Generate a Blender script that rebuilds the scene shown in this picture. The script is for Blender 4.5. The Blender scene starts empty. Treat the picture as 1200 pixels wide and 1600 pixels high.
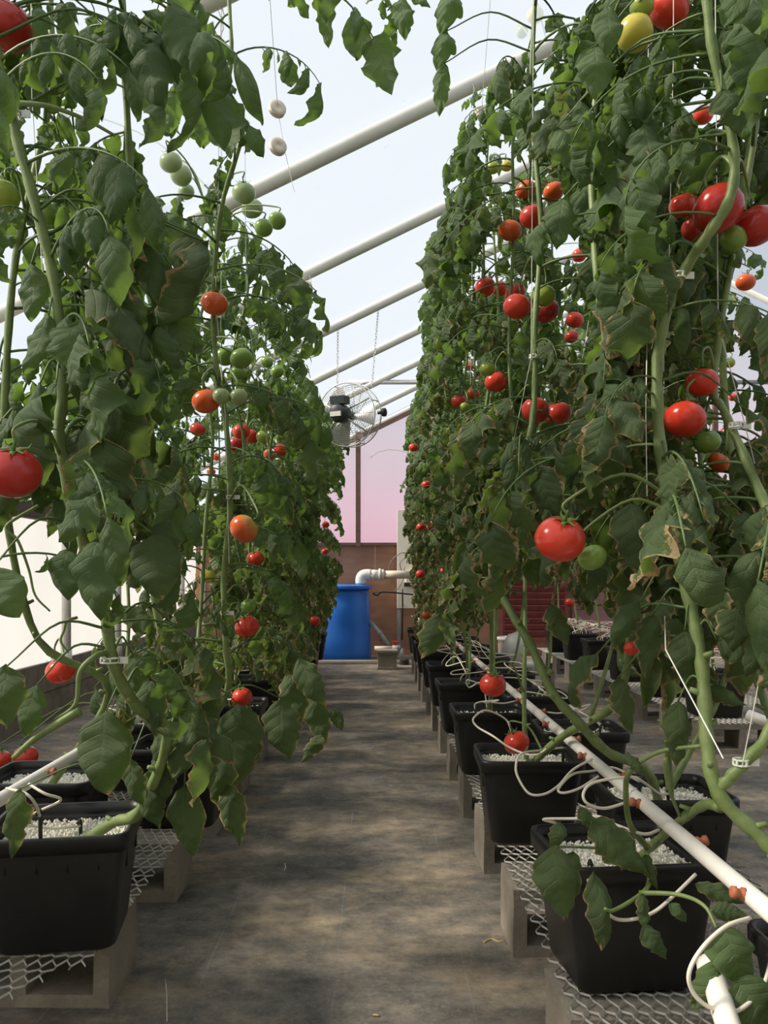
import bpy, bmesh, math, random
import numpy as np
from mathutils import Matrix, Vector

random.seed(7)
rng = np.random.default_rng(7)
S = bpy.context.scene
COL = S.collection
PI = math.pi

# ------------------------------------------------------------------ camera
CAM_Z = 0.95
F = 1250.0
cam_d = bpy.data.cameras.new('camera')
cam_d.sensor_fit = 'VERTICAL'
cam_d.sensor_height = 36.0
cam_d.sensor_width = 27.0
cam_d.lens = 36.0 * F / 1600.0
cam_d.shift_x = 10.0 / 1600.0
cam_d.shift_y = 100.0 / 1600.0
cam_d.clip_start = 0.05
cam = bpy.data.objects.new('camera', cam_d)
COL.objects.link(cam)
cam.location = (0, 0, CAM_Z)
cam.rotation_euler = (PI / 2, 0, 0)
S.camera = cam

# ------------------------------------------------------------------ world, sun, exposure
W = bpy.data.worlds.new('world')
S.world = W
W.use_nodes = True
bg = W.node_tree.nodes['Background']
bg.inputs[0].default_value = (0.80, 0.88, 1.0, 1)
bg.inputs[1].default_value = 0.46
sun_d = bpy.data.lights.new('sun', 'SUN')
sun_d.energy = 5.6
sun_d.color = (1.0, 0.91, 0.78)
sun_d.angle = math.radians(12)
sun = bpy.data.objects.new('sun', sun_d)
COL.objects.link(sun)
sun.rotation_euler = (math.radians(4), math.radians(-48), 0)
vs = S.view_settings
vs.view_transform = 'Standard'
vs.look = 'None'
vs.gamma = 1.0
vs.use_curve_mapping = False
vs.exposure = 0.92
S.cycles.use_denoising = True
S.cycles.max_bounces = 10
S.cycles.diffuse_bounces = 5
S.cycles.transmission_bounces = 6
S.cycles.sample_clamp_indirect = 6.0

# ------------------------------------------------------------------ helpers
def at(px, py, Y):
    """the point at distance Y that the photograph shows at (px, py)"""
    return Vector(((px - 590.0) * Y / F, Y, CAM_Z - (py - 900.0) * Y / F))

def proj(P):
    P = np.asarray(P)
    Y = np.maximum(P[:, 1], 0.05)
    return 590.0 + F * P[:, 0] / Y, 900.0 - F * (P[:, 2] - CAM_Z) / Y, Y

def tag(o, label=None, cat=None, group=None, kind=None):
    if label: o['label'] = label
    if cat: o['category'] = cat
    if group: o['group'] = group
    if kind: o['kind'] = kind
    return o

def empty(name, loc, rz=0.0, parent=None):
    o = bpy.data.objects.new(name, None)
    o.empty_display_size = 0.05
    o.location = loc
    o.rotation_euler = (0, 0, rz)
    COL.objects.link(o)
    if parent: o.parent = parent
    return o

class MB:
    """collects shapes into one mesh"""
    def __init__(s):
        s.v = []; s.f = []; s.m = []; s.n = 0; s.e = []; s.u = []
    def add(s, v, f, mi=0, e=None, uv=None):
        v = np.asarray(v, float).reshape(-1, 3)
        s.v.append(v)
        s.f += [tuple(int(i) + s.n for i in q) for q in f]
        s.m += [mi] * len(f)
        s.e.append(np.zeros(len(v)) if e is None else np.asarray(e, float))
        s.u.append(np.zeros((len(v), 3)) if uv is None else np.asarray(uv, float))
        s.n += len(v)
        return s
    def box(s, c, d, mi=0, rz=0.0, M=None):
        x, y, z = [q / 2 for q in d]
        v = np.array([(-x,-y,-z),(x,-y,-z),(x,y,-z),(-x,y,-z),(-x,-y,z),(x,-y,z),(x,y,z),(-x,y,z)])
        if rz:
            cs, sn = math.cos(rz), math.sin(rz)
            v = v @ np.array([[cs, sn, 0], [-sn, cs, 0], [0, 0, 1]])
        if M is not None:
            v = v @ np.array(M.to_3x3()).T
        return s.add(v + np.array(c), [(3,2,1,0),(4,5,6,7),(0,1,5,4),(1,2,6,5),(2,3,7,6),(3,0,4,7)], mi)
    def tube(s, pts, r, n=6, mi=0, cap=True, closed=False):
        P = np.asarray([tuple(p) for p in pts], float)
        m = len(P)
        R = np.full(m, r, float) if np.isscalar(r) else np.asarray(r, float)
        T = np.gradient(P, axis=0)
        if closed:
            T = np.roll(P, -1, 0) - np.roll(P, 1, 0)
        T /= np.maximum(np.linalg.norm(T, axis=1, keepdims=True), 1e-9)
        u = np.cross(T[0], (0.13, 0.31, 0.94))
        if np.linalg.norm(u) < 0.1: u = np.cross(T[0], (1, 0, 0))
        u /= np.linalg.norm(u)
        a = np.arange(n) * 2 * PI / n
        V = []
        for i in range(m):
            u = u - T[i] * (u @ T[i]); u /= max(np.linalg.norm(u), 1e-9)
            w = np.cross(T[i], u)
            V.append(P[i] + R[i] * (np.cos(a)[:, None] * u + np.sin(a)[:, None] * w))
        f = []
        for i in range(m if closed else m - 1):
            j = (i + 1) % m
            for k in range(n):
                f.append((i*n+k, i*n+(k+1) % n, j*n+(k+1) % n, j*n+k))
        if cap and not closed:
            f.append(tuple(range(n))[::-1]); f.append(tuple((m-1)*n+k for k in range(n)))
        return s.add(np.concatenate(V), f, mi)
    def lathe(s, prof, n=24, c=(0, 0, 0), mi=0, capb=True, capt=True):
        a = np.arange(n) * 2 * PI / n
        V = [np.stack([r*np.cos(a), r*np.sin(a), np.full(n, z)], 1) for r, z in prof]
        f = []
        for i in range(len(prof) - 1):
            for k in range(n):
                f.append((i*n+k, i*n+(k+1) % n, (i+1)*n+(k+1) % n, (i+1)*n+k))
        if capb: f.append(tuple(range(n))[::-1])
        if capt: f.append(tuple((len(prof)-1)*n+k for k in range(n)))
        return s.add(np.concatenate(V) + np.array(c), f, mi)
    def mesh(s, name, mats, smooth=True, edge=False):
        me = bpy.data.meshes.new(name)
        V = np.concatenate(s.v)
        me.from_pydata(V.tolist(), [], s.f)
        for m in (mats if isinstance(mats, (list, tuple)) else [mats]): me.materials.append(m)
        if any(s.m): me.polygons.foreach_set('material_index', s.m)
        me.polygons.foreach_set('use_smooth', [smooth] * len(s.f))
        if edge:
            a = me.attributes.new('edge', 'FLOAT', 'POINT')
            a.data.foreach_set('value', np.concatenate(s.e).astype(np.float32))
            a = me.attributes.new('luv', 'FLOAT_VECTOR', 'POINT')
            a.data.foreach_set('vector', np.concatenate(s.u).astype(np.float32).ravel())
        me.update()
        return me
    def build(s, name, mats, parent=None, loc=(0, 0, 0), smooth=False, edge=False):
        o = bpy.data.objects.new(name, s.mesh(name, mats, smooth, edge))
        COL.objects.link(o)
        o.location = loc
        if parent: o.parent = parent
        return o

def put(name, me, parent=None, M=None, loc=None):
    o = bpy.data.objects.new(name, me)
    COL.objects.link(o)
    if parent: o.parent = parent
    if M is not None: o.matrix_basis = M
    if loc is not None: o.location = loc
    return o

def catmull(pts, n=6):
    P = [np.array(tuple(p), float) for p in pts]
    P = [2*P[0]-P[1]] + P + [2*P[-1]-P[-2]]
    out = []
    for i in range(1, len(P) - 2):
        for k in range(n):
            t = k / n
            out.append(0.5*((2*P[i]) + (-P[i-1]+P[i+1])*t + (2*P[i-1]-5*P[i]+4*P[i+1]-P[i+2])*t*t
                            + (-P[i-1]+3*P[i]-3*P[i+1]+P[i+2])*t**3))
    out.append(P[-2])
    return np.array(out)

def bevel(o, w=0.004, seg=2):
    m = o.modifiers.new('bevel', 'BEVEL'); m.width = w; m.segments = seg; m.limit_method = 'ANGLE'
    return o

ORD = ['first','second','third','fourth','fifth','sixth','seventh','eighth','ninth','tenth','eleventh','twelfth',
       'thirteenth','fourteenth','fifteenth','sixteenth']

# ------------------------------------------------------------------ materials
class N:
    def __init__(s, name):
        s.mat = bpy.data.materials.new(name); s.mat.use_nodes = True
        s.t = s.mat.node_tree; s.n = s.t.nodes; s.l = s.t.links
        s.p = s.n['Principled BSDF']; s.out = s.n['Material Output']
    def node(s, typ, **kw):
        q = s.n.new(typ)
        for k, v in kw.items(): setattr(q, k, v)
        return q
    def link(s, a, b): s.l.new(a, b)
    def coord(s, which='Object', scale=(1, 1, 1)):
        tc = s.node('ShaderNodeTexCoord'); mp = s.node('ShaderNodeMapping')
        mp.inputs['Scale'].default_value = scale
        s.link(tc.outputs[which], mp.inputs[0]); return mp.outputs[0]
    def noise(s, vec, scale, detail=4, rough=0.6):
        q = s.node('ShaderNodeTexNoise'); q.inputs['Scale'].default_value = scale
        q.inputs['Detail'].default_value = detail; q.inputs['Roughness'].default_value = rough
        if vec is not None: s.link(vec, q.inputs['Vector'])
        return q.outputs['Fac']
    def ramp(s, fac, stops):
        q = s.node('ShaderNodeValToRGB'); s.link(fac, q.inputs[0])
        e = q.color_ramp.elements
        while len(e) < len(stops): e.new(0.5)
        for i, (p, c) in enumerate(stops):
            e[i].position = p; e[i].color = (*c, 1) if len(c) == 3 else c
        return q.outputs[0]
    def mix(s, fac, a, b, blend='MIX'):
        q = s.node('ShaderNodeMix', data_type='RGBA', blend_type=blend)
        for sock, v in ((q.inputs[0], fac), (q.inputs[6], a), (q.inputs[7], b)):
            if isinstance(v, bpy.types.NodeSocket): s.link(v, sock)
            elif isinstance(v, (int, float)): sock.default_value = v
            else: sock.default_value = (*v, 1)
        return q.outputs[2]
    def math(s, op, a, b=0.0, clamp=False):
        q = s.node('ShaderNodeMath', operation=op); q.use_clamp = clamp
        for sock, v in ((q.inputs[0], a), (q.inputs[1], b)):
            if isinstance(v, bpy.types.NodeSocket): s.link(v, sock)
            else: sock.default_value = v
        return q.outputs[0]
    def bump(s, h, strength=0.3, dist=0.01):
        q = s.node('ShaderNodeBump'); q.inputs['Strength'].default_value = strength
        q.inputs['Distance'].default_value = dist; s.link(h, q.inputs['Height'])
        s.link(q.outputs[0], s.p.inputs['Normal'])
    def col(s, c):
        if isinstance(c, bpy.types.NodeSocket): s.link(c, s.p.inputs['Base Color'])
        else: s.p.inputs['Base Color'].default_value = (*c, 1)
        return s
    def set(s, rough=0.5, metal=0.0, spec=0.5):
        s.p.inputs['Roughness'].default_value = rough; s.p.inputs['Metallic'].default_value = metal
        s.p.inputs['Specular IOR Level'].default_value = spec
        return s

def plain(name, c, rough=0.5, metal=0.0, var=0.12, scale=30, bump=0.0, coord='Object', spec=0.5):
    m = N(name); v = m.coord(coord)
    f = m.noise(v, scale)
    lo = tuple(x * (1 - var) for x in c); hi = tuple(min(1, x * (1 + var)) for x in c)
    m.col(m.ramp(f, [(0.3, lo), (0.7, hi)])); m.set(rough, metal, spec)
    if bump: m.bump(m.noise(v, scale * 4), bump, 0.003)
    return m.mat

def film_mat(name, c, trans=0.8, clear=0.1):
    m = N(name); v = m.coord('Object')
    n1 = m.noise(v, 0.9, 3); n2 = m.noise(v, 14, 3)
    base = m.ramp(n1, [(0.3, tuple(x*0.95 for x in c)), (0.7, c)])
    spots = m.ramp(n2, [(0.70, (1, 1, 1)), (0.78, (0.9, 0.89, 0.86))])
    cc = m.mix(1.0, base, spots, 'MULTIPLY')
    tr = m.node('ShaderNodeBsdfTranslucent'); df = m.node('ShaderNodeBsdfDiffuse'); mx = m.node('ShaderNodeMixShader')
    m.link(cc, tr.inputs[0]); m.link(cc, df.inputs[0]); mx.inputs[0].default_value = trans
    m.link(df.outputs[0], mx.inputs[1]); m.link(tr.outputs[0], mx.inputs[2])
    tp = m.node('ShaderNodeBsdfTransparent'); m2 = m.node('ShaderNodeMixShader'); m2.inputs[0].default_value = clear
    m.link(mx.outputs[0], m2.inputs[1]); m.link(tp.outputs[0], m2.inputs[2]); m.link(m2.outputs[0], m.out.inputs[0])
    return m.mat

def leaf_mat(name, lo, hi, under, trans_c, brown_bias=0.0, trans=0.42):
    m = N(name); v = m.coord('Object')
    oi = m.node('ShaderNodeObjectInfo')
    sep = m.node('ShaderNodeSeparateColor'); m.link(oi.outputs['Color'], sep.inputs[0])
    brown, light = sep.outputs[0], sep.outputs[1]
    n1 = m.noise(v, 45, 4)
    base = m.ramp(n1, [(0.25, lo), (0.75, hi)])
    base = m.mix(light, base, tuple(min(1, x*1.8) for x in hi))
    lu = m.node('ShaderNodeAttribute'); lu.attribute_name = 'luv'
    sx = m.node('ShaderNodeSeparateXYZ'); m.link(lu.outputs['Vector'], sx.inputs[0])
    av = m.math('ABSOLUTE', sx.outputs[1])
    st = m.math('ABSOLUTE', m.math('SUBTRACT', m.math('FRACT', m.math('SUBTRACT', m.math('MULTIPLY', sx.outputs[0], 6.5), m.math('MULTIPLY', av, 1.5))), 0.5))
    vn = m.math('MAXIMUM', m.ramp(st, [(0.0, (1, 1, 1)), (0.10, (0, 0, 0))]), m.ramp(av, [(0.0, (1, 1, 1)), (0.07, (0, 0, 0))]))
    base = m.mix(m.math('MULTIPLY', vn, 0.13), base, tuple(min(1, x*2.0) for x in hi))
    geo = m.node('ShaderNodeNewGeometry')
    base = m.mix(m.math('MULTIPLY', geo.outputs['Backfacing'], 0.75), base, under)
    at_ = m.node('ShaderNodeAttribute'); at_.attribute_name = 'edge'
    e = at_.outputs['Fac']
    n2 = m.noise(v, 17, 4, 0.7)
    q = m.math('ADD', m.math('ADD', e, m.math('MULTIPLY', n2, 1.5)), m.math('MULTIPLY', brown, 0.5))
        # mask rises where margin distance + noise + the leaf's own wear passes a limit
    mm = m.node('ShaderNodeMapRange'); mm.inputs[1].default_value = 2.06 - brown_bias; mm.inputs[2].default_value = 2.14 - brown_bias
    m.link(q, mm.inputs[0]); msk = mm.outputs[0]
    my = m.node('ShaderNodeMapRange'); my.inputs[1].default_value = 1.86 - brown_bias; my.inputs[2].default_value = 2.10 - brown_bias
    m.link(q, my.inputs[0])
    base = m.mix(m.math('MULTIPLY', my.outputs[0], 0.7), base, (0.21, 0.23, 0.045))
    base = m.mix(msk, base, m.ramp(m.noise(v, 90, 2), [(0.3, (0.40, 0.26, 0.115)), (0.7, (0.66, 0.52, 0.31))]))
    m.col(base); m.set(0.5, 0, 0.42)
    m.bump(m.math('SUBTRACT', m.math('ADD', m.noise(v, 75, 3), m.math('MULTIPLY', st, 1.4)), m.math('MULTIPLY', vn, 0.5)), 0.55, 0.006)
    tr = m.node('ShaderNodeBsdfTranslucent'); mx = m.node('ShaderNodeMixShader')
    tc = m.mix(msk, trans_c, (0.35, 0.2, 0.08)); m.link(tc, tr.inputs[0])
    mx.inputs[0].default_value = trans
    m.link(m.p.outputs[0], mx.inputs[1]); m.link(tr.outputs[0], mx.inputs[2]); m.link(mx.outputs[0], m.out.inputs[0])
    return m.mat

def tomato_mat(name, bottom, top, split=(0.55, 0.95), rough=0.22):
    m = N(name); v = m.coord('Object')
    sep = m.node('ShaderNodeSeparateXYZ'); m.link(v, sep.inputs[0])
    n1 = m.noise(v, 22, 3)
    # object coordinates are in tomato radii times 0.04
    h = m.math('ADD', m.math('MULTIPLY', sep.outputs[2], 12.0), m.math('MULTIPLY', m.math('SUBTRACT', n1, 0.5), 0.5))
    h = m.math('ADD', h, 0.5)
    c = m.ramp(h, [(split[0], bottom), (split[1], top)])
    c = m.mix(m.math('MULTIPLY', m.noise(v, 70, 3), 0.18), c, tuple(min(1, x*0.55) for x in bottom))
    m.col(c); m.set(rough, 0, 0.5)
    return m.mat

M = {}
M['film_roof'] = film_mat('roof_film', (0.335, 0.37, 0.415), 0.8, 0.44)
M['film_wall'] = film_mat('wall_film', (0.355, 0.37, 0.38), 0.8, 0.0)
M['film_end'] = film_mat('end_film', (0.68, 0.86, 0.98), 0.9, 0.0)
M['white_pipe'] = plain('white_painted_pipe', (0.74, 0.73, 0.66), 0.4, var=0.08, scale=8)
M['pvc'] = plain('white_pvc', (0.80, 0.77, 0.70), 0.35, var=0.06, scale=18)
M['old_pvc'] = plain('aged_pvc', (0.72, 0.62, 0.49), 0.45, var=0.12, scale=10)
M['tube'] = plain('cream_tubing', (0.82, 0.75, 0.62), 0.4, var=0.05)
M['rubber'] = plain('terracotta_rubber', (0.42, 0.13, 0.06), 0.6)
M['black'] = plain('black_plastic', (0.011, 0.011, 0.011), 0.42, var=0.35, scale=14, bump=0.08)
M['stake'] = plain('black_stake', (0.02, 0.02, 0.02), 0.4)
M['steel'] = plain('galvanised_steel', (0.46, 0.45, 0.41), 0.45, 0.35, var=0.2, scale=20)
M['chain'] = plain('steel_chain', (0.60, 0.58, 0.55), 0.35, 0.6)
M['fan_wire'] = plain('fan_guard_wire', (0.70, 0.69, 0.64), 0.35, 0.3)
M['fan_dark'] = plain('fan_motor', (0.035, 0.04, 0.04), 0.4)
M['fan_blade'] = plain('fan_blade', (0.55, 0.55, 0.53), 0.35, 0.5)
M['sticker'] = plain('white_sticker', (0.85, 0.83, 0.74), 0.5, var=0.03)
M['post_brown'] = plain('brown_post', (0.16, 0.085, 0.06), 0.6, var=0.2, scale=12)
M['hip'] = plain('dark_timber', (0.10, 0.07, 0.05), 0.75, var=0.3, scale=14)
M['kick'] = plain('weathered_board', (0.23, 0.19, 0.15), 0.8, var=0.3, scale=9, bump=0.3)
M['cream'] = plain('cream_paint', (0.86, 0.79, 0.65), 0.5, var=0.05, scale=6)
M['grey_pvc'] = plain('grey_conduit', (0.36, 0.36, 0.35), 0.45)
M['cable'] = plain('grey_cable', (0.25, 0.22, 0.2), 0.5)
M['blackcable'] = plain('black_cable', (0.02, 0.02, 0.02), 0.5)
M['redplastic'] = plain('red_plastic', (0.65, 0.04, 0.03), 0.35)
M['redwood'] = plain('red_painted_slats', (0.17, 0.034, 0.034), 0.6, var=0.25, scale=12)
M['mauve'] = plain('faded_red_board', (0.24, 0.12, 0.12), 0.7, var=0.2, scale=6)
M['bucket'] = plain('white_bucket', (0.82, 0.79, 0.74), 0.4, var=0.05)
M['twine'] = plain('white_twine', (0.80, 0.78, 0.72), 0.8)
M['reel'] = plain('cream_reel', (0.86, 0.76, 0.62), 0.45, var=0.05)
M['clip'] = plain('translucent_clip', (0.80, 0.82, 0.76), 0.4)
M['calyx'] = plain('calyx_green', (0.10, 0.20, 0.04), 0.55, var=0.25)
M['petal'] = plain('yellow_petal', (0.75, 0.60, 0.08), 0.5)
M['dry'] = plain('dry_scrap', (0.50, 0.38, 0.17), 0.8)
M['perlite'] = plain('perlite', (0.92, 0.88, 0.78), 0.9, var=0.15, scale=60)
M['perlite_bed'] = plain('perlite_bed', (0.82, 0.77, 0.66), 0.95, var=0.3, scale=90, bump=1.0)
M['earth'] = plain('outdoor_earth', (0.42, 0.33, 0.24), 0.95, var=0.2, scale=2)
M['film_tint'] = plain('film_tint_red', (0.80, 0.07, 0.075), 0.9, var=0.1, scale=3)  # red of the added box that tints the end film from outside

def _stem():
    m = N('vine_stem'); v = m.coord('Object')
    c = m.ramp(m.noise(v, 26, 4), [(0.3, (0.13, 0.19, 0.055)), (0.62, (0.22, 0.29, 0.10)), (0.85, (0.30, 0.27, 0.12))])
    m.col(c); m.set(0.5); m.bump(m.noise(v, 160, 2), 0.2, 0.002)
    return m.mat
M['stem'] = _stem()
def _rach():
    m = N('leaf_stalk'); v = m.coord('Object')
    m.col(m.ramp(m.noise(v, 40), [(0.3, (0.07, 0.13, 0.035)), (0.7, (0.13, 0.20, 0.06))])); m.set(0.5)
    return m.mat
M['rachis'] = _rach()
M['leaf'] = leaf_mat('tomato_leaf', (0.066, 0.112, 0.048), (0.122, 0.182, 0.080), (0.16, 0.215, 0.105), (0.20, 0.33, 0.05), 0.04)
M['leaf_brown'] = leaf_mat('scorched_tomato_leaf', (0.066, 0.104, 0.043), (0.115, 0.166, 0.072), (0.15, 0.20, 0.09), (0.17, 0.27, 0.045), 0.25)

def _floor():
    m = N('weed_fabric'); v = m.coord('Object')
    vs_ = m.coord('Object', (1.0, 1.35, 1.0))
    n1 = m.noise(vs_, 2.3, 10, 0.72); n2 = m.noise(vs_, 11.0, 8, 0.75); n3 = m.noise(v, 75, 4, 0.75)
    a = m.ramp(n1, [(0.34, (0.120, 0.115, 0.107)), (0.49, (0.205, 0.190, 0.168)), (0.57, (0.31, 0.268, 0.21)), (0.68, (0.46, 0.38, 0.275))])
    b = m.ramp(n2, [(0.36, (0.52, 0.51, 0.50)), (0.60, (1.12, 1.07, 1.0))])
    c = m.mix(0.85, a, b, 'MULTIPLY')
    c = m.mix(m.math('MULTIPLY', m.ramp(n3, [(0.52, (0, 0, 0)), (0.72, (1, 1, 1))]), 0.45), c, (0.36, 0.32, 0.26))
    # rusty tan stains beside the benches
    st = m.ramp(m.noise(v, 1.5, 4), [(0.56, (0, 0, 0)), (0.72, (1, 1, 1))])
    c = m.mix(m.math('MULTIPLY', st, 0.5), c, (0.33, 0.22, 0.11))
    # woven marker lines along the fabric
    sx = m.node('ShaderNodeSeparateXYZ'); m.link(v, sx.inputs[0])
    w = m.math('ABSOLUTE', m.math('SUBTRACT', m.math('FRACT', m.math('DIVIDE', m.math('ADD', sx.outputs[0], 0.255), 0.31)), 0.5))
    ln = m.ramp(w, [(0.0, (1, 1, 1)), (0.0075, (0, 0, 0))])
    worn = m.ramp(m.noise(m.coord('Object', (1, 0.6, 1)), 5, 3), [(0.42, (0, 0, 0)), (0.62, (1, 1, 1))])
    c = m.mix(m.math('MULTIPLY', m.math('MULTIPLY', ln, worn), 0.55), c, (0.30, 0.36, 0.39))
    m.col(c); m.set(0.85, 0, 0.25)
    m.bump(m.math('ADD', n2, m.math('MULTIPLY', n3, 0.3)), 0.5, 0.012)
    return m.mat
M['floor'] = _floor()

def _ply():
    m = N('plywood'); v = m.coord('Object', (1.2, 1, 5.0))
    n1 = m.noise(v, 2.2, 6, 0.6)
    wv = m.node('ShaderNodeTexWave'); wv.inputs['Scale'].default_value = 1.2; wv.inputs['Distortion'].default_value = 9
    wv.inputs['Detail'].default_value = 3; m.link(m.coord('Object', (0.8, 1, 2.2)), wv.inputs[0])
    c = m.ramp(n1, [(0.3, (0.29, 0.140, 0.082)), (0.7, (0.44, 0.235, 0.145))])
    c = m.mix(m.math('MULTIPLY', wv.outputs['Fac'], 0.35), c, (0.22, 0.10, 0.06))
    vo = m.node('ShaderNodeTexVoronoi'); vo.inputs['Scale'].default_value = 3.2; m.link(m.coord('Object'), vo.inputs[0])
    kn = m.ramp(vo.outputs['Distance'], [(0.05, (1, 1, 1)), (0.16, (0, 0, 0))])
    c = m.mix(m.math('MULTIPLY', kn, 0.6), c, (0.09, 0.04, 0.03))
    m.col(c); m.set(0.7)
    return m.mat
M['ply'] = _ply()

def _conc():
    m = N('concrete_block'); v = m.coord('Object')
    n1 = m.noise(v, 5, 5); n2 = m.noise(v, 90, 3, 0.7)
    c = m.ramp(n1, [(0.3, (0.24, 0.215, 0.18)), (0.58, (0.36, 0.32, 0.255)), (0.72, (0.52, 0.44, 0.33))])
    c = m.mix(m.math('MULTIPLY', n2, 0.4), c, (0.12, 0.105, 0.09))
    m.col(c); m.set(0.95, 0, 0.2); m.bump(n2, 0.7, 0.006)
    return m.mat
M['conc'] = _conc()

def _blue():
    m = N('blue_drum'); v = m.coord('Object')
    c = m.ramp(m.noise(v, 5, 4), [(0.3, (0.014, 0.15, 0.62)), (0.75, (0.03, 0.21, 0.76))])
    m.col(c); m.set(0.38)
    return m.mat
M['blue'] = _blue()
TM = {
 'red':   tomato_mat('ripe_red', (0.72, 0.052, 0.026), (0.66, 0.06, 0.028)),
 'deep':  tomato_mat('deep_red', (0.48, 0.030, 0.022), (0.44, 0.03, 0.022)),
 'orange':tomato_mat('orange_red', (0.72, 0.115, 0.025), (0.68, 0.15, 0.03)),
 'turning':tomato_mat('turning_orange_green', (0.70, 0.13, 0.03), (0.46, 0.36, 0.06), (0.5, 0.9)),
 'half':  tomato_mat('red_with_green_shoulder', (0.58, 0.05, 0.02), (0.24, 0.27, 0.06), (0.45, 0.75)),
 'lime':  tomato_mat('lime_green', (0.34, 0.42, 0.06), (0.24, 0.34, 0.05)),
 'green': tomato_mat('green_fruit', (0.24, 0.37, 0.07), (0.17, 0.28, 0.05)),
 'pale':  tomato_mat('pale_green_fruit', (0.34, 0.42, 0.20), (0.24, 0.33, 0.12)),
 'yellow':tomato_mat('yellow_fruit', (0.62, 0.52, 0.08), (0.42, 0.45, 0.08)),
}

# ================================================================== THE SETTING
YB, XL, XRIDGE, XR, YF = 9.5, -2.16, 3.2, 8.6, -1.6
def zr(X): return 2.80 + 0.486 * X if X <= XRIDGE else 2.80 + 0.486 * (2 * XRIDGE - X)
RAFT = [9.5 - 1.045 * k for k in range(11)]

def grid_sheet(name, P00, P10, P01, nu, nv, sag, mat, sagdir=(0, 0, -1), kind='structure'):
    P00, P10, P01, sd = map(np.array, (P00, P10, P01, sagdir))
    v = []; f = []
    for i in range(nu + 1):
        for j in range(nv + 1):
            p = P00 + (P10 - P00) * i / nu + (P01 - P00) * j / nv
            v.append(p + sd * sag(i / nu, j / nv))
    for i in range(nu):
        for j in range(nv):
            a = i * (nv + 1) + j
            f.append((a, a + 1, a + nv + 2, a + nv + 1))
    mb = MB(); mb.add(v, f)
    o = mb.build(name, mat, smooth=True)
    if kind: o['kind'] = kind
    return o

# floor: slightly rumpled ground fabric
def rum(u, v):
    return 0.006 * math.sin(u * 61 + 3 * math.sin(v * 21)) * math.sin(v * 83) - 0.004
floor = grid_sheet('floor', (XL - .1, YF, 0), (XR, YF, 0), (XL - .1, YB + .1, 0), 100, 100, rum, M['floor'])

# roof film, slack between the rafters
def sagf(u, v):
    return 0.02 * abs(math.sin((YB - (YF + (YB - YF) * v)) / 1.045 * PI))
ceil = grid_sheet('ceiling', (XL, YF, zr(XL)), (XRIDGE, YF, zr(XRIDGE)), (XL, YB, zr(XL)), 6, 84, sagf, M['film_roof'])
c2 = grid_sheet('ceiling_far_slope', (XRIDGE, YF, zr(XRIDGE)), (XR, YF, zr(XR)), (XRIDGE, YB, zr(XRIDGE)), 6, 84, sagf, M['film_roof'], kind=None)
c2.name = 'far_slope_film'; c2.parent = ceil
for Y in RAFT:
    if Y < -1.5: continue
    p = [(X, Y, zr(X) - 0.052) for X in (XL + .02, 0, XRIDGE)]
    MB().tube(p, 0.031, 14).build('rafter', M['white_pipe'], ceil, smooth=True)
    p = [(X, Y, zr(X) - 0.052) for X in (XRIDGE, 6, XR - .02)]
    MB().tube(p, 0.031, 10).build('rafter', M['white_pipe'], ceil, smooth=True)
MB().tube([(-0.27, 7.41, 2.745), (3.9, 7.41, 2.745)], 0.021, 10).build('tie_pipe', M['grey_pvc'], ceil, smooth=True)
MB().tube([(XRIDGE, YF + .05, zr(XRIDGE) - .1), (XRIDGE, YB - .05, zr(XRIDGE) - .1)], 0.025, 10).build('ridge_pipe', M['white_pipe'], ceil, smooth=True)

# left wall: film above a board, posts, hip beam
def ripple(u, v): return 0.012 * math.sin(u * 120) * math.sin(v * 5) + 0.006 * math.sin(u * 47 + v * 7)
wl = grid_sheet('wall_left', (XL, YF, 0.36), (XL, YB, 0.36), (XL, YF, zr(XL)), 160, 8, ripple, M['film_wall'], sagdir=(-1, 0, 0))
kb = MB()
kb.box((XL + .0, (YF + YB) / 2, 0.10), (0.04, YB - YF, 0.20)).build('kick_board', M['kick'], wl)
MB().box((XL + .006, (YF + YB) / 2, 0.297), (0.04, YB - YF, 0.186)).build('kick_board', M['kick'], wl)
MB().box((XL + .045, (YF + YB) / 2, 1.35), (0.045, YB - YF, 0.10)).build('hip_beam', M['hip'], wl)
for Y in RAFT:
    if Y < 0.1: continue
    mb = MB(); mb.tube([(XL + .09, Y, 0.38), (XL + .09, Y, zr(XL) - .06)], 0.03, 10)
    mb.tube([(XL + .09, Y, 0.30), (XL + .09, Y, 0.46)], 0.036, 10)
    mb.build('post', M['white_pipe'], wl, smooth=True)

# end wall
def gable(name, Y, z0, mat):
    v = [(XL, Y, z0), (XR, Y, z0), (XR, Y, zr(XR)), (XRIDGE, Y, zr(XRIDGE)), (XL, Y, zr(XL))]
    mb = MB(); mb.add(v, [(0, 1, 2, 3, 4)])
    o = mb.build(name, mat); o['kind'] = 'structure'; return o
wb = gable('wall_back', YB + .03, 1.33, M['film_end'])
xs = [XL, -1.25, -0.03, 1.19, 2.41, 3.63, 4.85, 6.07, 7.29, XR]
for a, b in zip(xs[:-1], xs[1:]):
    MB().box(((a + b) / 2, YB + .02, 0.665), (b - a - 0.001, 0.02, 1.33)).build('plywood_sheet', M['ply'], wb)
for X in [-1.42, -0.23, 0.43, 1.6, 2.8, 4.0, 5.2, 6.4]:
    MB().box((X, YB - .02, (1.33 + zr(X)) / 2 - .03), (0.058, 0.045, zr(X) - 1.33)).build('post', M['post_brown'], wb)
MB().box(((XL+XR)/2, YB - .015, 1.33), (XR-XL, 0.05, 0.03)).build('rail', M['post_brown'], wb)
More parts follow.
